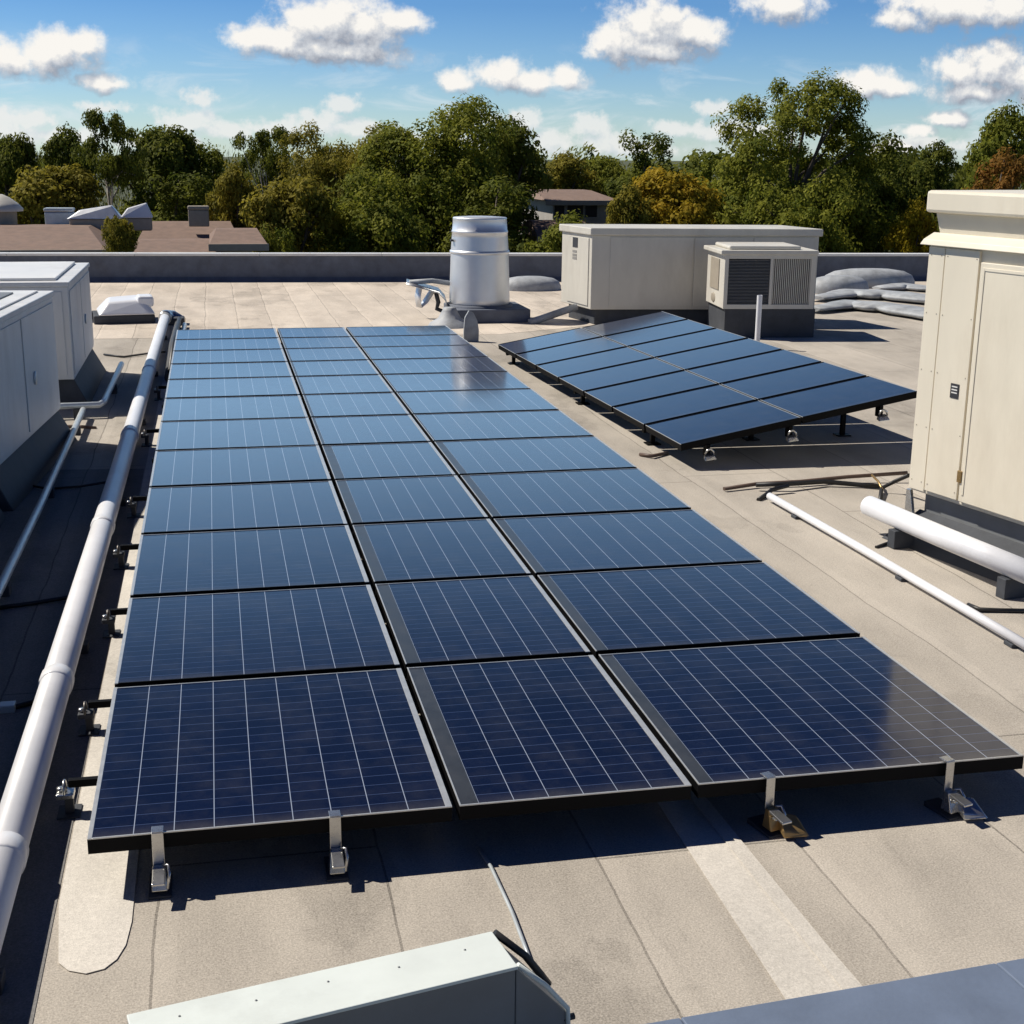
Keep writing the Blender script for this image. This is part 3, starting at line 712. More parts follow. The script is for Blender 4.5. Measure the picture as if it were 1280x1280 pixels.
# ---- lumpy grey foam covered ducts on the far right
dome(1048, 366, .75, .5, .42, 'small pale foam dome, left one of the two beside the grey ducts', 'roof dome', name='foam_dome')
dome(1085, 358, 1.25, .6, .45, 'wider flat foam dome behind the grey ducts by the parapet', 'roof dome', name='foam_dome')
def duct(pts, r, label, flat=.22):
    t = MB(); P = [at(x, y) for x, y in pts]
    dense = []
    for i in range(len(P)-1):
        for k in range(5): dense.append(P[i].lerp(P[i+1], k/5))
    dense.append(P[-1])
    n = len(dense); rs = [r*(.35+.65*min(1, 3.2*min(i, n-1-i)/n+.1))*(1+.08*math.sin(i*1.7)) for i in range(n)]
    t.tube([d+Vector((0,0,r)) for d in dense], rs, 16)
    for v in t.bm.verts: v.co.z = max(.001, v.co.z*flat)
    return tag(t.build('foam_duct', M_flex), label, 'duct', 'low foam coated ducts')
duct([(1020,378),(1060,372),(1110,374),(1160,380),(1210,378)], .46, 'rear of the low grey foam coated ducts near the far parapet')
duct([(1015,392),(1060,386),(1110,390),(1165,400),(1220,405)], .44, 'front of the low grey foam coated ducts beside the tall cream unit')
duct([(1095,364),(1130,362),(1170,366)], .36, 'short foam coated duct stub behind the tall cream unit')
# ---- tall cream unit on the right
a = at(1136,611,.40); bq = at(1280,658,.40); yd = (bq-a); yd.z = 0
fr = basis((a.x, a.y, 0), yd)           # local x runs towards the camera along the lit face, local y into the unit
dpw = 3.0; Lw = 1.80; zt = 2.94
t = empty('rooftop_unit', (a.x, a.y, 0), 'tall cream rooftop unit with door panels at the right edge', 'air handler')
b = MB(); b.box((0,.0,.40), (Lw,dpw,2.54), .015, frame=fr); b.build('body', M_cream, t)
b = MB(); b.hexa([fr@Vector(p) for p in ((.06,.06,2.541),(Lw,.06,2.541),(Lw,dpw,2.541),(.06,dpw,2.541),(.02,.02,2.76),(Lw,.02,2.76),(Lw,dpw,2.76),(.02,dpw,2.76))]); b.build('upper_band', M_cream, t)
b = MB(); b.box((-.04,-.05,2.761), (Lw+.04,dpw+.05,zt), .025, frame=fr); b.build('top_cover', M_cream, t)
b = MB(); b.hexa([fr@Vector(p) for p in ((-.05,-.07,2.50),(Lw,-.07,2.50),(Lw,-.001,2.50),(-.05,-.001,2.50),(-.03,-.05,2.545),(Lw,-.05,2.545),(Lw,.058,2.60),(-.03,.058,2.60))], .006); b.build('drip_edge', M_cream, t)
b = MB(); b.box((.012,-.016,.42), (.20,-.0005,2.485), .003, frame=fr); b.build('corner_trim', M_cream, t)
b = MB(); b.box((.215,-.022,.44), (.60,-.0005,2.485), .004, frame=fr); b.build('side_panel', M_cream, t)
d = MB(); d.box((.63,-.03,.44), (1.76,-.0005,2.40), .006, frame=fr); dd = d.build('door', M_cream, t)
for lo, hi in (((.66,-.036,.50),(.685,-.0302,2.36)), ((.685,-.036,2.335),(1.73,-.0302,2.36)), ((1.705,-.036,.50),(1.73,-.0302,2.335))):
    s = MB(); s.box(lo, hi, .002, frame=fr); s.build('door_frame', M_cream, dd)
s = MB(); s.box((.605,-.045,.60), (.655,-.0302,.70), .005, frame=fr); s.build('latch', M_brass, dd)
b = MB()
for z0 in np.arange(.50, 2.45, .48):
    for x0 in (.045, .165, .245, .575):
        if x0 > .2: y0 = -.0222
        else: y0 = -.0162
        b.box((x0-.0045, y0-.003, z0-.0045), (x0+.0045, y0, z0+.0045), .001, frame=fr)
b.build('fasteners', M_tan, t)
s = MB(); s.box((.42,-.027,1.28), (.515,-.0225,1.40), 0, frame=fr); s.build('sticker', M_label, t)
s = MB()
for z0 in (1.37, 1.345, 1.32): s.box((.435,-.029,z0), (.50,-.0272,z0+.010), 0, frame=fr)
s.build('sticker_line', M_white_cap, t)
b = MB(); b.box((.10,.10,.001), (Lw,dpw-.1,.398), .01, frame=fr); b.build('curb', M_greyside, t)
b = MB(); b.hexa([fr@Vector(p) for p in ((.05,-.30,.002),(Lw,-.30,.002),(Lw,.099,.002),(.05,.099,.002),(.05,-.28,.012),(Lw,-.28,.012),(Lw,.099,.22),(.05,.099,.22))]); b.build('cant_skirt', M_curb, t)
b = MB(); b.hexa([fr@Vector(p) for p in ((-.02,-.01,.12),(.10,-.01,.12),(.10,.02,.12),(-.02,.02,.12),(-.02,-.01,.399),(.03,-.01,.399),(.03,.02,.399),(-.02,.02,.399))], .003); b.build('bracket', M_steel, t)
# ---- white pipes and conduits
def pipe(name, pts, r, m, label, couplings=(), supports=(), cat='pipe', n=20, group=None):
    t = empty(name, (pts[0][0], pts[0][1], 0), label, cat, group)
    b = MB(); b.tube(pts, r, n); b.build('pipe_run', m, t)
    P = [Vector(p) for p in pts]
    tot = [0]
    for i in range(len(P)-1): tot.append(tot[-1]+(P[i+1]-P[i]).length)
    def along(s):
        s = min(max(s, 0), tot[-1])
        for i in range(len(P)-1):
            if s <= tot[i+1]: return P[i].lerp(P[i+1], (s-tot[i])/(tot[i+1]-tot[i])), (P[i+1]-P[i]).normalized()
    for s in couplings:
        c, d = along(s); b = MB(); b.tube([c-d*.07, c-d*.055, c+d*.055, c+d*.07], [r*1.0, r*1.10, r*1.10, r*1.0], n); b.build('coupling', m, t)
    for s in supports:
        c, d = along(s); b = MB(); side = Vector((-d.y, d.x, 0)).normalized()
        F4 = basis((c.x, c.y, 0), side)
        b.box((-r*1.1,-.05,.001), (r*1.1,.05,max(.01,c.z-r*.93)), .005, frame=F4); b.build('support_block', M_curb, t)
    return t
zc = .15
pl = [at(-12,1130,zc), at(25,960,zc), at(80,735,zc), at(132,600,zc), at(165,505,zc), at(206,398,zc)]
pp = [Vector((q.x, q.y, zc)) for q in pl]
# straighten: the pipe is one straight run
s0, s1 = pp[0], pp[-1]
d = (s1-s0).normalized(); s0 = s0 - d*1.6
Lp_ = (s1-s0).length
pipe('drain_pipe', [s0, s0+d*Lp_*.35, s0+d*Lp_*.7, s1], .09, M_pipe, 'long thick white pipe running along the left side of the big array', couplings=(2.0, 4.1, 7.6, 11.4, 16), supports=(1.2, 5, 8.9, 12.8, 16.5, 20.5))
e = s1
t = empty('pipe_elbow', (e.x, e.y, 0), 'dark weathered pipe fitting at the far end of the thick white pipe', 'pipe fitting')
b = MB(); b.tube([e+d*.0+Vector((0.0,0,0)), e+d*.35, e+d*.55+Vector((.12,0,-.03)), e+d*.5+Vector((.28,-.1,-.12))], .12, 16); b.build('elbow', M_steel, t)
b = MB(); b.box((e.x-.12,e.y+.1,.001), (e.x+.35,e.y+.5,.14), .02); b.build('base_block', M_curb, t)
t = empty('pipe_bundle', (e.x+.3, e.y-4, 0), 'dark bundle of pipes between the thick white pipe and the far panels', 'pipe')
for k, (dx, z, rr, m_) in enumerate(((.24,.07,.06,M_curb),(.36,.05,.045,M_cond),(.27,.16,.04,M_cable))):
    b = MB(); b.tube([Vector((e.x+dx, e.y-.2, z)), Vector((e.x+dx-.03, e.y-3, z)), Vector((e.x+dx, e.y-6.5, z))], rr, 12); b.build('tube', m_, t)
def thin(name, px, z, r, m, label, sup=(), **k):
    return pipe(name, [at(x, y, z) for x, y in px], r, m, label, supports=sup, n=12, **k)
thin('conduit', [(-60,850),(0,735),(52,628),(104,512)], .12, .035, M_cond, 'thin grey conduit on the roof left of the thick white pipe', (2,5,8))
thin('conduit', [(58,512),(66,508),(124,506),(130,502),(152,455)], .16, .04, M_cond, 'bent grey conduit in an L shape between the two left units', (.5,2.5))
thin('conduit', [(962,620),(1060,676),(1180,746),(1290,811)], .06, .034, M_pipe, 'thin white conduit on the roof between the big array and the tall cream unit', (.6,2.5,4))
zc2 = .24
pipe('overflow_pipe', [at(1086,632,zc2), at(1180,672,zc2), at(1300,722,zc2)], .088, M_pipe, 'short thick white pipe in front of the tall cream unit curb', supports=(.5, 1.9))
# hoses and rods near the cream unit
def hose(px, r, m, label, z=.03, name='hose', cat='hose'):
    P = []
    base = [at(x, y, zz if False else z) for x, y in px]
    return tag(MB().tube(base, r, 8).build(name, m), label, cat)
def hose3(pts, r, m, label, name='hose', cat='hose'):
    return tag(MB().tube([at(x, y, z) for x, y, z in pts], r, 8).build(name, m), label, cat)
hose3([(905,611,.03),(945,605,.04),(1000,602,.05),(1060,596,.06),(1134,591,.10)], .020, M_hose, 'brown hose lying across the roof to the tall cream unit')
hose3([(945,606,.06),(985,605,.07),(1030,602,.05),(1075,606,.03),(1100,608,.03)], .024, M_cable, 'thick black hose lying over the brown hose')
hose3([(1100,627,.02),(1102,610,.05),(1118,602,.12),(1136,594,.25)], .020, M_cable, 'short black hose climbing to the corner of the tall cream unit')
hose3([(1090,594,.10),(1098,602,.08),(1103,612,.05)], .012, M_brass, 'thin yellowish wire by the black hose')
hose3([(948,625,.01),(958,618,.03),(965,612,.05),(985,607,.07)], .022, M_cable, 'black pipe elbow at the end of the thin white conduit')
hose3([(1095,684,.01),(1112,678,.02),(1125,667,.04),(1130,655,.08)], .014, M_cable, 'black cord curling out from the curb of the tall cream unit', 'cord', 'cord')
hose3([(1210,756,.02),(1225,762,.02),(1250,763,.015),(1300,764,.015)], .018, M_cable, 'black cord crossing the roof to the thin white conduit', 'cord', 'cord')
hose3([(800,568,.02),(815,570,.03),(835,566,.02)], .02, M_hose, 'short brown strap on the roof between the two arrays', 'strap', 'strap')
# cables on the shaded left roof
hose3([(-20,762,.02),(40,754,.02),(90,746,.03),(118,738,.12)], .016, M_cable, 'black cable under the thick white pipe, far one of the two', 'cable', 'cable')
hose3([(-20,892,.015),(10,886,.015),(40,878,.02),(70,850,.02)], .016, M_cable, 'black cable under the thick white pipe, near one of the two', 'cable', 'cable')
hose3([(30,605,.02),(60,611,.02),(100,608,.02),(150,600,.10)], .012, M_cable, 'thin black cable by the curb of the nearest left unit', 'cable', 'cable')
hose3([(120,535,.01),(98,533,.02),(70,533,.02),(58,540,.02)], .02, M_hose, 'brown pipe crossing the roof by the nearest left unit', 'pipe', 'pipe')
hose3([(130,443,.02),(155,446,.02),(190,441,.03),(206,440,.1)], .016, M_cable, 'black cable from the second left unit to the thick white pipe', 'cable', 'cable')
# bits of junction hardware by the left pipe
p = at(8,884,.03); tag(MB().box((p.x-.04,p.y-.03,.001),(p.x+.05,p.y+.05,.05),.006).build('junction_box', M_cond), 'tiny grey junction box on the black cable at the left edge', 'junction box')
# seam bar in front of the array with a stub
hose3([(598,1060,.012),(614,1084,.012),(640,1140,.012),(655,1180,.012),(668,1215,.012)], .009, M_cond, 'thin grey seam bar on the roof in front of the middle column', 'seam_bar', 'bar')

# ---- left row of pale grey units
def left_unit(x1, ya, yb, zb, zt, label, top, x0=None, rz=0.):
    x0 = x0 if x0 is not None else x1-2.0
    t = empty('condenser_unit', (x1, ya, 0), label, 'condenser', 'pale grey condensers on the left')
    b = MB(); b.box((x0,ya,zb), (x1,yb,zt-.06), .012); b.build('body', M_acl, t)
    b = MB(); b.box((x0-.02,ya-.02,zt-.0595), (x1+.02,yb+.02,zt), .012); b.build('top_cover', M_acl, t)
    b = MB(); b.box((x1+.0005,ya+.08,zb+.06), (x1+.012,ya+(yb-ya)*.48,zt-.12), .003); b.build('side_panel', M_acl, t)
    b = MB(); b.box((x1+.0005,ya+(yb-ya)*.5,zb+.06), (x1+.012,yb-.08,zt-.12), .003); b.build('side_panel', M_acl, t)
    b = MB(); b.box((x0+.08,ya-.012,zb+.06), (x1-.08,ya-.0005,zt-.12), .003); b.build('front_panel', M_acl, t)
    xm, ym = (x0+x1)/2, (ya+yb)/2
    if top == 'fan':
        f = MB(); r_ = min(x1-x0, yb-ya)*.36
        f.lathe((xm, ym, zt), [(r_,.001),(r_,.03),(r_*.94,.035),(r_*.94,.006)], 40); fg = f.build('fan_ring', M_greyside, t)
        f = MB()
        for k in range(6):
            rr = r_*(k+1)/6.5; f.tube([(xm+rr*math.cos(a_), ym+rr*math.sin(a_), zt+.03) for a_ in np.linspace(0, 2*math.pi, 37)], .006, 6, caps=False)
        for k in range(4):
            a_ = k*math.pi/4; f.tube([(xm-r_*math.cos(a_), ym-r_*math.sin(a_), zt+.036), (xm+r_*math.cos(a_), ym+r_*math.sin(a_), zt+.036)], .007, 6)
        f.build('fan_guard', M_steel, fg)
        f = MB(); f.lathe((xm, ym, zt), [(0,.004),(r_*.94,.004)], 40); f.build('fan_opening', M_dark, fg)
    elif top == 'tray':
        f = MB(); f.box((x0+.2,ya+.2,zt+.0005), (x1-.16,yb-.2,zt+.035), .012); f.build('tray', M_white_cap, t)
    else:
        f = MB(); f.box((x0+.15,ya+.15,zt+.0005), (x1-.12,yb-.15,zt+.02), .004); f.build('service_cover', M_white_cap, t)
        f = MB(); f.box((x0+.35,ya+.5,zt+.0205), (x1-.3,yb-.5,zt+.035), .004); f.build('louvre', M_greyside, t)
    b = MB()
    b.hexa([(x0,ya+.05,.001),(x1+.16,ya+.05,.001),(x1+.16,yb-.02,.001),(x0,yb-.02,.001),(x0,ya+.1,zb-.002),(x1-.02,ya+.1,zb-.002),(x1-.02,yb-.08,zb-.002),(x0,yb-.08,zb-.002)], .01)
    b.build('curb', M_curb, t)
    b = MB(); b.lathe((0,0,0), [(0,0),(.07,0),(.07,.015),(0,.015)], 16)
    mt_ = Matrix.Translation((x1+.012, ya+(yb-ya)*.62, zb+.55)) @ Matrix.Rotation(math.pi/2, 4, 'Y')
    bmesh.ops.transform(b.bm, matrix=mt_, verts=b.bm.verts); b.build('badge', M_cond, t)
    t.rotation_euler = (0, 0, rz)
    return t
left_unit(-2.05, 12.6, 15.87, .36, 1.68, 'nearest pale grey condenser, cut off by the left edge of the photo', 'cover', rz=math.radians(-5))
left_unit(-1.80, 17.9, 20.95, .36, 1.59, 'pale grey condenser with a plain tray top, behind the nearest left one', 'tray')
left_unit(-2.08, 2.5, 12.45, .40, 1.46, 'unseen long grey unit added past the left edge to shade the pipe side', 'cover', x0=-4.5)  # out of view, added and sized for the shade it casts
# ---- low cowl vent behind the left units
p = at(160, 404)
t = empty('cowl_vent', p, 'low white cowl vent on the roof behind the left condensers', 'vent')
F4 = basis(p, (1, .12, 0))
b = MB(); b.box((-.62,-.1,.001), (.50,.9,.16), .02, frame=F4); b.build('curb', M_curb, t)
b = MB(); b.hexa([F4@Vector(q_) for q_ in ((-.55,-.16,.165),(.52,-.16,.165),(.52,.95,.165),(-.55,.95,.165),(-.35,.02,.40),(.30,.02,.44),(.36,.85,.46),(-.30,.85,.42))], .05, None, 3); b.build('cowl', M_pipe, t)
b = MB(); b.box((.20,-.03,.30), (.50,.5,.50), .05, frame=F4); b.build('cap', M_pipe, t)
b = MB(); b.box((-1.05,.3,.001), (-.66,.9,.26), .04, frame=F4); b.build('side_box', M_curb, t)

# ---- near metal box at the bottom edge
ZB = .80
n2, n3, n1 = at(622,1162,ZB), at(647,1203,ZB), at(158,1268,ZB)
xd = (n2-n1); xd.z = 0; Lb = xd.length
fr = basis((n1.x, n1.y, 0), xd); wt = abs((fr.inverted() @ n3).y)
t = empty('duct_box', (n1.x, n1.y, 0), 'weathered white metal box with a grey side and sloped end at the bottom edge', 'duct')
b = MB(); x_ = Lb
b.hexa([fr@Vector(q_) for q_ in ((0,-wt-.02,ZB-.012),(x_-.02,-wt-.02,ZB-.012),(x_-.02,0,ZB-.012),(0,0,ZB-.012),(0,-wt-.02,ZB),(x_-.02,-wt-.02,ZB),(x_-.02,0,ZB),(0,0,ZB))], .003)
b.build('top_plate', M_mint, t)
b = MB(); e2 = .16
P = [(0,-wt),(Lb-.01,-wt),(Lb-.01,-.02),(0,-.02)]
b.hexa([fr@Vector((x, y, .001)) for x, y in ((0,-wt),(Lb-.02,-wt),(Lb-.02,-.015),(0,-.015))] + [fr@Vector((x, y, ZB-.0125)) for x, y in ((0,-wt),(Lb-.02,-wt),(Lb-.02,-.015),(0,-.015))], .004)
b.build('body', M_greyside, t)
b = MB(); b.hexa([fr@Vector(q_) for q_ in ((Lb-.018,-wt,.05),(Lb+e2,-wt,.05),(Lb+e2,-.015,.05),(Lb-.018,-.015,.05),(Lb-.018,-wt,ZB-.02),(Lb+e2,-wt,ZB-.22),(Lb+e2,-.015,ZB-.22),(Lb-.018,-.015,ZB-.02))], .005)
b.build('sloped_end', M_greyside, t)
b = MB(); b.tube([fr@Vector(q_) for q_ in ((Lb-.015,-wt-.004,ZB-.005),(Lb+e2*.5,-wt-.006,ZB-.10),(Lb+e2,-wt-.004,ZB-.205),(Lb+e2+.005,-wt-.004,ZB-.30))], .008, 8); b.build('edge_trim', M_mint, t)
b = MB(); b.tube([fr@Vector(q_) for q_ in ((Lb-.015,-.01,ZB-.002),(Lb+e2*.5,-.04,ZB-.09),(Lb+e2*.8,-.05,ZB-.16),(Lb+e2,-.05,ZB-.21))], .013, 8); b.build('gasket', M_cable, t)
b = MB(); b.tube([fr@Vector((Lb+e2-.01,-wt+.01,ZB-.25)), fr@Vector((Lb+e2+.03,-wt+.01,ZB-.25))], .011, 10); b.build('bolt', M_cable, t)
rv = MB()
for k in range(5): rv.lathe(fr@Vector((Lb*(.12+.19*k), -wt*.35-.01*(k%2), ZB)), [(.004,.0005),(.0035,.002),(0,.003)], 8)
rv.build('rivet', M_greyside, t)

# ================================================================== NEIGHBOURING BUILDINGS
def hip_house(x0, x1, Yn, Yf, zeave, zridge, label, inset=.35, name='neighbour_house', windows=(), m=M_tile, wallm=M_wall, ov=.5):
    t = empty(name, ((x0+x1)/2, Yn, -7), label, 'building')
    b = MB(); b.box((x0+ov, Yn+ov, -7), (x1-ov, Yf-ov, zeave)); w_ = b.build('wall', wallm, t)
    ix = (x1-x0)*inset*.5; iy = (Yf-Yn)*.42
    b = MB(); b.hexa([Vector(q_) for q_ in ((x0,Yn,zeave),(x1,Yn,zeave),(x1,Yf,zeave),(x0,Yf,zeave),(x0+ix,Yn+iy,zridge),(x1-ix,Yn+iy,zridge),(x1-ix,Yf-iy,zridge),(x0+ix,Yf-iy,zridge))])
    b.build('roof', m, t)
    b = MB(); b.box((x0-.04,Yn-.06,zeave-.22), (x1+.04,Yn-.002,zeave+.02), .02); b.build('fascia', M_tan, t)
    for (wx, wz, ww, wh) in windows:
        f = MB(); f.box((wx-ww/2-.08,Yn+ov-.06,wz-.08), (wx+ww/2+.08,Yn+ov-.001,wz+wh+.08), .01); fo = f.build('window', M_wall, t)
        f = MB(); f.box((wx-ww/2,Yn+ov-.075,wz), (wx+ww/2,Yn+ov-.0605,wz+wh)); f.build('pane', M_dark, fo)
    return t
def pz(x, y, Y): return aty(x, y, Y)
hip_house(pz(-160,310,47).x, pz(132,310,47).x, 47, 58, pz(60,313,47).z, pz(60,283,52).z, 'neighbouring building with a low brown hip roof beyond the parapet, far left', .25)
hip_house(pz(158,310,47).x, pz(275,310,47).x, 47.5, 53, pz(210,316,47.5).z, pz(210,302,49).z, 'brown roofed low wing beyond the parapet behind the small round bush', .2)
hip_house(pz(262,310,47).x, pz(335,310,47).x, 47.2, 53, pz(300,306,47).z, pz(300,288,49).z, 'small brown roofed building beyond the parapet, right of the low wing', .25)
hip_house(pz(170,290,56).x, pz(300,290,56).x, 56, 63, pz(230,302,56).z, pz(230,278,59).z, 'brown roofed building standing behind the low wing', .15)
hh_ = hip_house(pz(683,250,66).x, pz(776,250,66).x, 66, 76, pz(730,251,66).z, pz(730,238,70).z, 'pale walled house with a tiled roof between the big trees', .2,
    windows=[(pz(702,262,66).x, pz(700,272,66).z, .5, .55), (pz(722,262,66).x, pz(720,274,66).z, .8, .7), (pz(742,262,66).x, pz(740,272,66).z, .6, .6)])
hip_house(pz(672,290,60).x, pz(750,290,60).x, 60, 65, pz(710,296,60).z, pz(710,276,62).z, 'low brown porch roof in front of the pale walled house', .15)
# rooftop things on the neighbours
def hood(px, py, Y, wpx, hpx, label, m=M_alu, kind=0):
    c = aty(px, py, Y); s_ = (Vector(c)-Vector(CAM)).length/FPX; w = wpx*s_/2; h = hpx*s_
    t = empty('roof_hood', c, label, 'roof vent', None)
    if kind == 0:
        b = MB(); b.lathe(c, [(w*.7,0),(w*.72,h*.5)], 20); b.build('neck', M_tan, t)
        b = MB(); b.lathe(c, [(w,h*.48),(w*1.02,h*.56),(w*.8,h*.72),(w*.45,h*.9),(w*.15,h),(0,h)], 24); b.build('cap', m, t)
    elif kind == 1:
        b = MB(); b.box((c.x-w,c.y-w*.6,c.z),(c.x+w,c.y+w*.6,c.z+h*.8),.04); b.build('cabinet', m, t)
        b = MB(); b.box((c.x-w*1.05,c.y-w*.65,c.z+h*.81),(c.x+w*1.05,c.y+w*.65,c.z+h),.05); b.build('lid', m, t)
    else:
        b = MB(); b.box((c.x-w,c.y-w*.5,c.z),(c.x+w,c.y+w*.5,c.z+h*.45),.05); b.build('base', M_tan, t)
        b = MB(); b.hexa([Vector(q_) for q_ in ((c.x-w*1.1,c.y-w*.6,c.z+h*.46),(c.x+w*1.1,c.y-w*.6,c.z+h*.46),(c.x+w*1.1,c.y+w*.6,c.z+h*.46),(c.x-w*1.1,c.y+w*.6,c.z+h*.46),(c.x-w*.6,c.y-w*.3,c.z+h*.8),(c.x+w*.7,c.y-w*.3,c.z+h),(c.x+w*.7,c.y+w*.3,c.z+h),(c.x-w*.6,c.y+w*.3,c.z+h*.8))], .04); b.build('hood_top', m, t)
hood(2, 283, 54, 50, 36, 'pale domed roof unit at the far left edge above the brown roof', M_ac, 0)
hood(76, 285, 54, 32, 23, 'grey boxy unit on the far left brown roof', M_cond, 1)
hood(120, 287, 53.5, 56, 28, 'silver hooded vent on the far left brown roof beside the thin pale trunk', M_alu, 2)
hood(172, 288, 54, 34, 32, 'pale peaked vent on the brown roof above the small round bush', M_pipe, 2)
hood(249, 283, 57, 24, 24, 'small boxy vent alone on the brown roof behind the low wing', M_tan, 1)

# ================================================================== TREES
def leaves(seed, lobes, ncl, per, leaf, cr, tintlo=0., inner=.5, flat=.8):
    rg = np.random.default_rng(seed)
    lob = np.array(lobes, float); vol = (lob[:,3]*lob[:,4]*lob[:,5])**.72; pr_ = vol/vol.sum()
    k = rg.choice(len(lob), ncl*3, p=pr_)
    d = rg.normal(size=(ncl*3, 3)); d /= np.linalg.norm(d, axis=1)[:,None]
    d[:,2] = np.where(d[:,2] < -.55, -d[:,2], d[:,2])
    rad = rg.uniform(inner, 1.02, ncl*3)**.6
    P = lob[k,:3] + d*rad[:,None]*lob[k,3:6]
    # drop clusters buried deep inside another lobe
    keep = np.ones(len(P), bool)
    for L_ in lob:
        q_ = np.linalg.norm((P-L_[:3])/L_[3:6], axis=1); keep &= ~(q_ < inner*.75)
    P = P[keep][:ncl]; n = len(P)
    ct = rg.uniform(0, 1, n)
    size = rg.uniform(.6, 1.25, n)
    off = rg.normal(size=(n, per, 3)); off /= (np.linalg.norm(off, axis=2)[:,:,None]+1e-6)
    off *= (rg.uniform(.15, 1, (n, per, 1)))**.5
    off[:,:,2] *= flat
    C_ = (P[:,None,:] + off*(cr*size)[:,None,None]).reshape(-1, 3)
    tint = np.clip(ct[:,None]*.65 + rg.uniform(0, .35, (n, per)), 0, 1).reshape(-1)
    nn = off.reshape(-1, 3)*1.0 + np.repeat(P-P.mean(0), per, axis=0)*.10 + rg.normal(size=C_.shape)*.38 + np.array([0,0,.25]); nn /= np.linalg.norm(nn, axis=1)[:,None]
    a = np.cross(nn, rg.normal(size=C_.shape)); a /= np.linalg.norm(a, axis=1)[:,None]; b_ = np.cross(nn, a)
    s = leaf*rg.uniform(.6, 1.3, len(C_))[:,None]
    V = np.stack([C_-a*s, C_+b_*s*.55-a*s*.1, C_+a*s, C_-b_*s*.55+a*s*.1], 1).reshape(-1, 3)
    return V, tint, P
def leaf_mesh(name, V, tint, m):
    me = bpy.data.meshes.new(name); nf = len(V)//4
    me.vertices.add(len(V)); me.vertices.foreach_set('co', V.astype(np.float32).ravel())
    me.loops.add(nf*4); me.loops.foreach_set('vertex_index', np.arange(nf*4, dtype=np.int32))
    me.polygons.add(nf); me.polygons.foreach_set('loop_start', np.arange(0, nf*4, 4, dtype=np.int32)); me.polygons.foreach_set('loop_total', np.full(nf, 4, np.int32))
    me.update(calc_edges=True)
    at_ = me.attributes.new('tint', 'FLOAT', 'FACE'); at_.data.foreach_set('value', tint.astype(np.float32))
    me.materials.append(m); me.validate(); return me
def lobes_for(kind, seed):
    rg = random.Random(seed); L_ = []
    if kind == 'round':             # broad crown, 12 wide, 12.5 tall, foliage nearly to the ground
        for i in range(26):
            a = rg.uniform(0, 6.283); r = rg.uniform(.2, 1)**.6*4.1; z = rg.uniform(3.2, 10.6)
            k = math.sqrt(max(.12, 1-((z-5.6)/6.2)**2)); rr = rg.uniform(1.3, 2.1)
            L_.append((r*k*math.cos(a), r*k*math.sin(a), z, rr, rr, rr*rg.uniform(.7,.95)))
        L_.append((0,0,6,4,4,4.3))
    elif kind == 'tall':
        for i in range(52):
            z = rg.uniform(2.4, 12.6); k = math.sqrt(max(.12, 1-((z-6.0)/7.4)**2)); a = rg.uniform(0, 6.283); r = rg.uniform(.25, 1.12)**.6*4.0*k
            rr = rg.uniform(.65, 1.45); L_.append((r*math.cos(a), r*math.sin(a), z, rr, rr, rr*rg.uniform(.75,1.05)))
        L_.append((0,0,5.2,2.9,2.9,4.0))
    elif kind == 'umbrella':        # bare trunk, airy flat crown on top
        for i in range(14):
            a = rg.uniform(0, 6.283); r = rg.uniform(.2, 1)*2.4; z = rg.uniform(9.4, 12.2)-r*.25; rr = rg.uniform(.7, 1.15)
            L_.append((r*math.cos(a), r*math.sin(a), z, rr, rr, rr*.65))
    elif kind == 'bush':
        for i in range(16):
            a = rg.uniform(0, 6.283); z = rg.uniform(.8, 3.5); k = math.sqrt(max(.1, 1-(z/4.3)**2)); r = rg.uniform(.3,1)*3.1*k; rr = rg.uniform(.9, 1.5)
            L_.append((r*math.cos(a), r*math.sin(a), z, rr, rr, rr*.85))
        L_.append((0,0,1.6,2.6,2.6,2.0))
    elif kind == 'thicket':         # low broad crown leafy to the ground
        for i in range(26):
            a = rg.uniform(0, 6.283); z = rg.uniform(.8, 7.6); k = math.sqrt(max(.15, 1-(max(0, z-2.5)/6.0)**2)); r = rg.uniform(.35,1)*3.2*k; rr = rg.uniform(1.0, 1.7)
            L_.append((r*math.cos(a), r*math.sin(a), z, rr, rr, rr*.85))
        L_.append((0,0,3.4,2.8,2.8,3.4))
    elif kind == 'narrow':
        for i in range(22):
            a = rg.uniform(0, 6.283); z = rg.uniform(1.5, 8.9); k = math.sqrt(max(.2, 1-(max(0, z-4.5)/5.4)**2)); r = rg.uniform(.3,1)*1.75*k; rr = rg.uniform(.75, 1.15)
            L_.append((r*math.cos(a), r*math.sin(a), z, rr, rr, rr*.9))
        L_.append((0,0,5,1.6,1.6,3.6))
    elif kind == 'dome':
        for i in range(22):
            a = rg.uniform(0, 6.283); z = rg.uniform(3.5, 9.3); k = math.sqrt(max(.1, 1-((z-5)/5.2)**2)); r = rg.uniform(.3,1)*3.9*k; rr = rg.uniform(1.2, 1.7)
            L_.append((r*math.cos(a), r*math.sin(a), z, rr, rr, rr*.8))
        L_.append((0,0,6,3.4,3.4,3.2))
    return L_
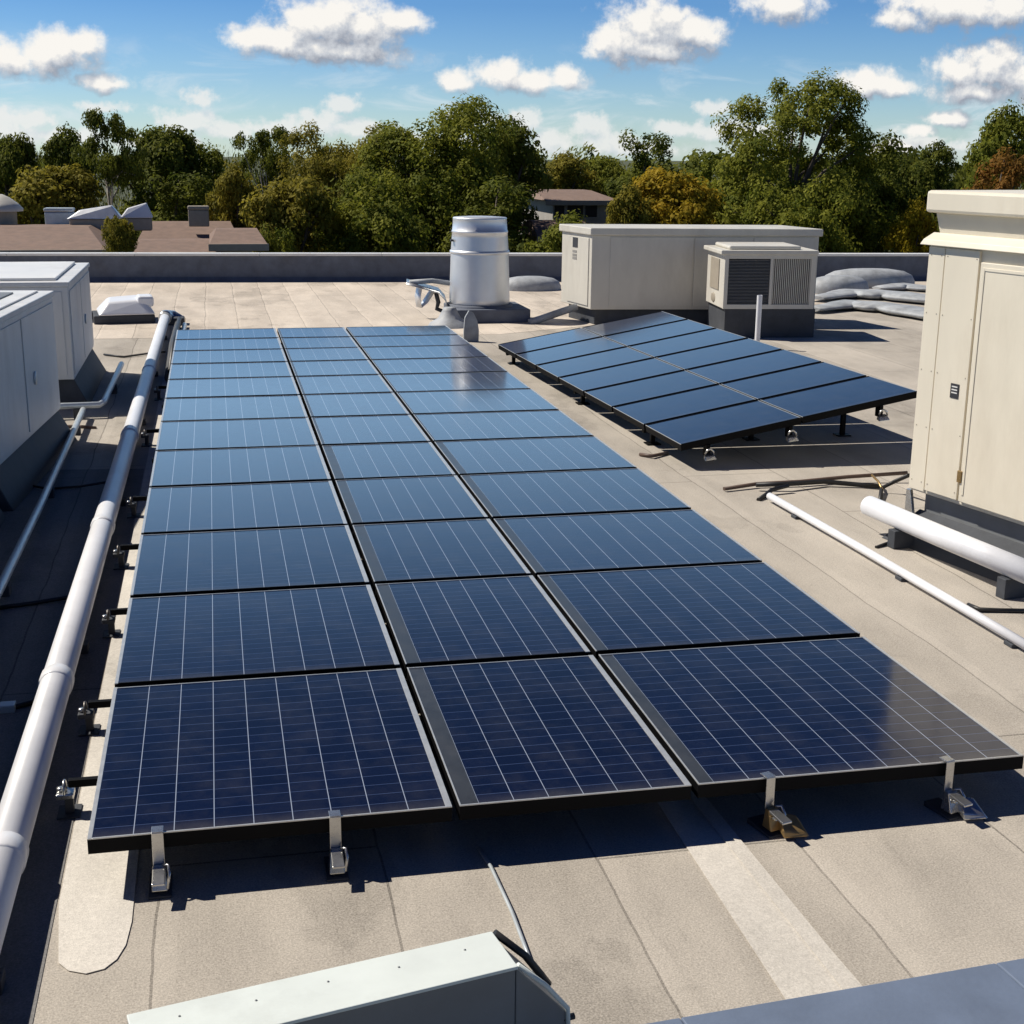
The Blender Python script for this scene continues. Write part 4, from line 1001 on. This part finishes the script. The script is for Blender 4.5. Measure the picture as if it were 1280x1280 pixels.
def limbs_mesh(seed, P, H, r0, trunk_to, pale=False, n_limb=16):
    rg = random.Random(seed); b = LMB()
    top = Vector((rg.uniform(-.3,.3), rg.uniform(-.3,.3), trunk_to))
    tr = [Vector((0,0,0)), Vector((rg.uniform(-.1,.1), 0, trunk_to*.35)), Vector((rg.uniform(-.25,.25), rg.uniform(-.2,.2), trunk_to*.7)), top]
    b.tube(tr, [r0*1.25, r0, r0*.8, r0*.55], 9)
    idx = list(range(len(P))); rg.shuffle(idx)
    for i in idx[:n_limb]:
        e = Vector(P[i]); s = rg.uniform(.55, 1.0); st = tr[2].lerp(top, (s-.55)/.45)
        if e.z < st.z-.5: st = tr[1].lerp(tr[2], .6)
        mid = st.lerp(e, .5) + Vector((rg.uniform(-.3,.3), rg.uniform(-.3,.3), .35))
        b.tube([st, mid, e], [r0*.38, r0*.24, r0*.09], 6)
    return b
LM = {
 'green':  leaf_mat('leaves_green',  (.075, .105, .012), (.280, .280, .034)),
 'olive':  leaf_mat('leaves_olive',  (.110, .108, .014), (.360, .300, .040)),
 'dark':   leaf_mat('leaves_dark',   (.055, .078, .012), (.200, .210, .028)),
 'yellow': leaf_mat('leaves_yellow', (.260, .210, .012), (.520, .400, .024)),
 'amber':  leaf_mat('leaves_amber',  (.210, .175, .012), (.460, .310, .026)),
 'rust':   leaf_mat('leaves_rust',   (.150, .090, .016), (.320, .150, .034)),
}
PROTO = {}
DIM = {'round': (11.4, 12.3), 'tall': (10.8, 13.6), 'umbrella': (6.0, 12.6), 'bush': (7.4, 4.6), 'dome': (10.0, 10.6), 'thicket': (8.6, 8.4), 'narrow': (5.4, 9.6)}
SPEC = {'round': (600, 120, .092, .70), 'tall': (640, 120, .088, .62), 'umbrella': (80, 110, .105, .58), 'bush': (240, 56, .13, .55), 'dome': (380, 100, .115, .72), 'thicket': (400, 120, .09, .60), 'narrow': (250, 105, .105, .58)}
def proto(kind, var):
    key = (kind, var)
    if key in PROTO: return PROTO[key]
    ncl, per, leaf, cr = SPEC[kind]
    V, tint, P = leaves(hash(kind) % 97 if False else sum(map(ord, kind))+var*13, lobes_for(kind, var*7+len(kind)), ncl, per, leaf, cr)
    lm = leaf_mesh('crown', V, tint, LM['green'])
    W_, H_ = DIM[kind]
    b = limbs_mesh(var, P, H_, {'umbrella': .17, 'bush': .12}.get(kind, .32), H_*{'umbrella': .80, 'bush': .4}.get(kind, .6), n_limb={'umbrella': 14}.get(kind, 22))
    me = bpy.data.meshes.new('trunk'); b.bm.to_mesh(me); b.bm.free(); me.materials.append(M_bark)
    x = V[:,0]; dims = (np.percentile(np.abs(V[:,:2]).max(1), 99)*2, np.percentile(V[:,2], 99.9))
    PROTO[key] = (lm, me, dims); return PROTO[key]
def tree(kind, var, xc, ytop, wpx, Y, col, label, rz=0., name=None, bark=None, cat=None, group=None, zbase=-7.):
    p = aty(xc, ytop, Y); dist = (Vector(p)-Vector(CAM)).dot(Vector(F_))
    wid = wpx/FPX*dist; h = p.z - zbase; bark = bark or M_bark
    nm_ = name or {'bush': 'bush', 'thicket': 'bushy_tree', 'umbrella': 'umbrella_tree'}.get(kind, 'broadleaf_tree'); cat_ = cat or ('bush' if kind == 'bush' else 'tree')
    if kind in ('dome', 'round', 'thicket', 'tall') and (h/wid)/(DIM[kind][1]/DIM[kind][0]) > 1.75: kind = 'narrow'
    lm, tm, (W_, H_) = proto(kind, var)
    t = empty(nm_, (p.x, Y, zbase), label, cat_, group)
    t.rotation_euler = (0, 0, rz); t.scale = (wid/W_, wid/W_, h/H_)
    for nm, me, mm in (('trunk', tm, bark or M_bark), ('crown', lm, LM[col])):
        o = bpy.data.objects.new(nm, me); COL.objects.link(o); o.parent = t
        o.material_slots[0].link = 'OBJECT'; o.material_slots[0].material = mm
    return t
# centre group
tree('round', 1, 545, 122, 265, 62, 'green', 'largest broad leafy tree in the middle, behind the round vent stack', .4)
tree('round', 2, 420, 158, 190, 64, 'olive', 'broad olive green tree directly left of the largest middle tree', 2.1)
tree('round', 3, 632, 150, 120, 66, 'dark', 'darker tree leaning out on the right of the largest middle tree', 1.2)
tree('thicket', 1, 358, 222, 120, 56, 'olive', 'low olive bush left of the middle trees above the parapet', .3)
tree('thicket', 2, 345, 284, 62, 50, 'green', 'small bright bush beside the brown roofed building at the foot of the middle trees', .9)
tree('thicket', 3, 470, 215, 190, 56, 'green', 'wide leafy thicket at the foot of the largest middle tree', 1.9)
tree('thicket', 2, 610, 225, 140, 57, 'dark', 'dark thicket right behind the round vent stack', 2.6)
tree('thicket', 3, 712, 268, 120, 50, 'green', 'low leafy bush in front of the pale walled house', .7)
# right group
tree('tall', 1, 1005, 96, 250, 62, 'green', 'tallest tree, standing behind the small condenser', .2)
tree('tall', 2, 930, 160, 110, 65, 'green', 'leafy tree at the left shoulder of the tallest tree', 1.4)
tree('round', 2, 1085, 165, 110, 64, 'dark', 'dark tree at the right shoulder of the tallest tree', .7)
tree('thicket', 1, 1010, 232, 200, 56, 'green', 'dense green thicket at the foot of the tallest tree', 1.1)
tree('dome', 1, 1150, 178, 130, 84, 'dark', 'dark rounded tree in the distance left of the tall cream unit', .1)
tree('thicket', 3, 1146, 250, 64, 58, 'yellow', 'small yellow bush just left of the tall cream unit', .5)
tree('tall', 3, 1258, 132, 105, 60, 'green', 'tree at the right edge above the tall cream unit', 1.7)
tree('thicket', 2, 1245, 190, 110, 56, 'rust', 'reddish brown bush above the tall cream unit', 2.2)
tree('dome', 2, 806, 166, 96, 88, 'dark', 'dark dome shaped tree in the distance above the long white unit', .6)
tree('thicket', 1, 842, 212, 130, 58, 'amber', 'yellow and orange bush behind the long white unit', 2.9)
tree('thicket', 3, 790, 232, 80, 57, 'olive', 'low olive bush behind the left end of the long white unit', .1)
tree('dome', 3, 705, 192, 100, 92, 'olive', 'distant olive tree above the pale walled house', 1.0)
tree('dome', 1, 755, 196, 80, 95, 'green', 'distant green tree right of the pale walled house roof', 2.3)
tree('dome', 2, 880, 190, 90, 92, 'green', 'distant green tree between the dome tree and the tallest tree', 1.5)
# left group
tree('umbrella', 1, 132, 136, 88, 66, 'dark', 'thin tree with a pale bare trunk and airy crown on the left', .3, bark=M_palebark)
tree('umbrella', 2, 334, 158, 84, 68, 'dark', 'dark flat topped tree with a visible thin trunk left of the middle trees', 1.3, bark=M_palebark)
tree('round', 3, 85, 160, 90, 74, 'dark', 'dark tree behind and left of the thin pale trunked tree', .4)
tree('round', 1, 195, 158, 110, 76, 'dark', 'dark tree right behind the thin pale trunked tree', 2.0)
tree('dome', 3, 245, 180, 90, 78, 'green', 'green tree between the two thin trunked trees', 2.7)
tree('dome', 1, 8, 168, 70, 72, 'dark', 'dark tree at the left edge of the skyline', 1.9)
tree('thicket', 1, 50, 208, 130, 64, 'olive', 'round olive bush above the far left brown roof', 1.5)
tree('thicket', 3, 292, 204, 80, 62, 'olive', 'round olive bush under the flat topped dark tree', .8)
tree('thicket', 2, 215, 215, 130, 68, 'dark', 'dark shady thicket behind the silver hooded vent', 1.0)
tree('bush', 2, 148, 270, 52, 45.5, 'olive', 'small round bush between the two brown roofs beyond the parapet', .2, zbase=-.45)
pb = aty(148, 300, 45.5)
pt = empty('planter', (pb.x, 45.5, -7), 'tall masonry planter carrying the small round bush beyond the parapet', 'planter')
b = MB(); b.box((pb.x-.8,44.7,-7),(pb.x+.8,46.3,-.55),.02); b.build('planter_wall', M_wall, pt)
b = MB(); b.box((pb.x-.7,44.8,-.5499),(pb.x+.7,46.2,-.45)); b.build('soil', M_earth, pt)
# far-off wood as one mass
lob = []
rg = random.Random(11)
for i in range(130):
    x = -75 + i*2.0 + rg.uniform(-1,1); y = 128 + rg.uniform(0, 18); z = rg.uniform(-1.0, .9); lob.append((x, y, z, 4.2, 3, rg.uniform(2.2, 3.2)))
    lob.append((x+1, y-4, -4.5, 4.5, 3, 3))
V, tint, _ = leaves(77, lob, 4600, 30, .34, 1.5)
me = leaf_mesh('far_wood', V, tint, LM['dark']); o = bpy.data.objects.new('far_wood', me); COL.objects.link(o)
o['kind'] = 'stuff'; o['label'] = 'far off band of dark trees along the horizon'; o['category'] = 'wood'
lob = []
for i in range(70):
    x = -42 + i*1.75 + rg.uniform(-.6,.6); lob.append((x, 80+rg.uniform(-3,3), rg.uniform(-5.4,-2.6), 2.2, 2, 2.2))
V, tint, _ = leaves(78, lob, 1800, 26, .26, .9)
me = leaf_mesh('shrubbery', V, tint, LM['dark']); o = bpy.data.objects.new('shrubbery', me); COL.objects.link(o)
o['kind'] = 'stuff'; o['label'] = 'dark undergrowth below the trees beyond the parapet'; o['category'] = 'undergrowth'
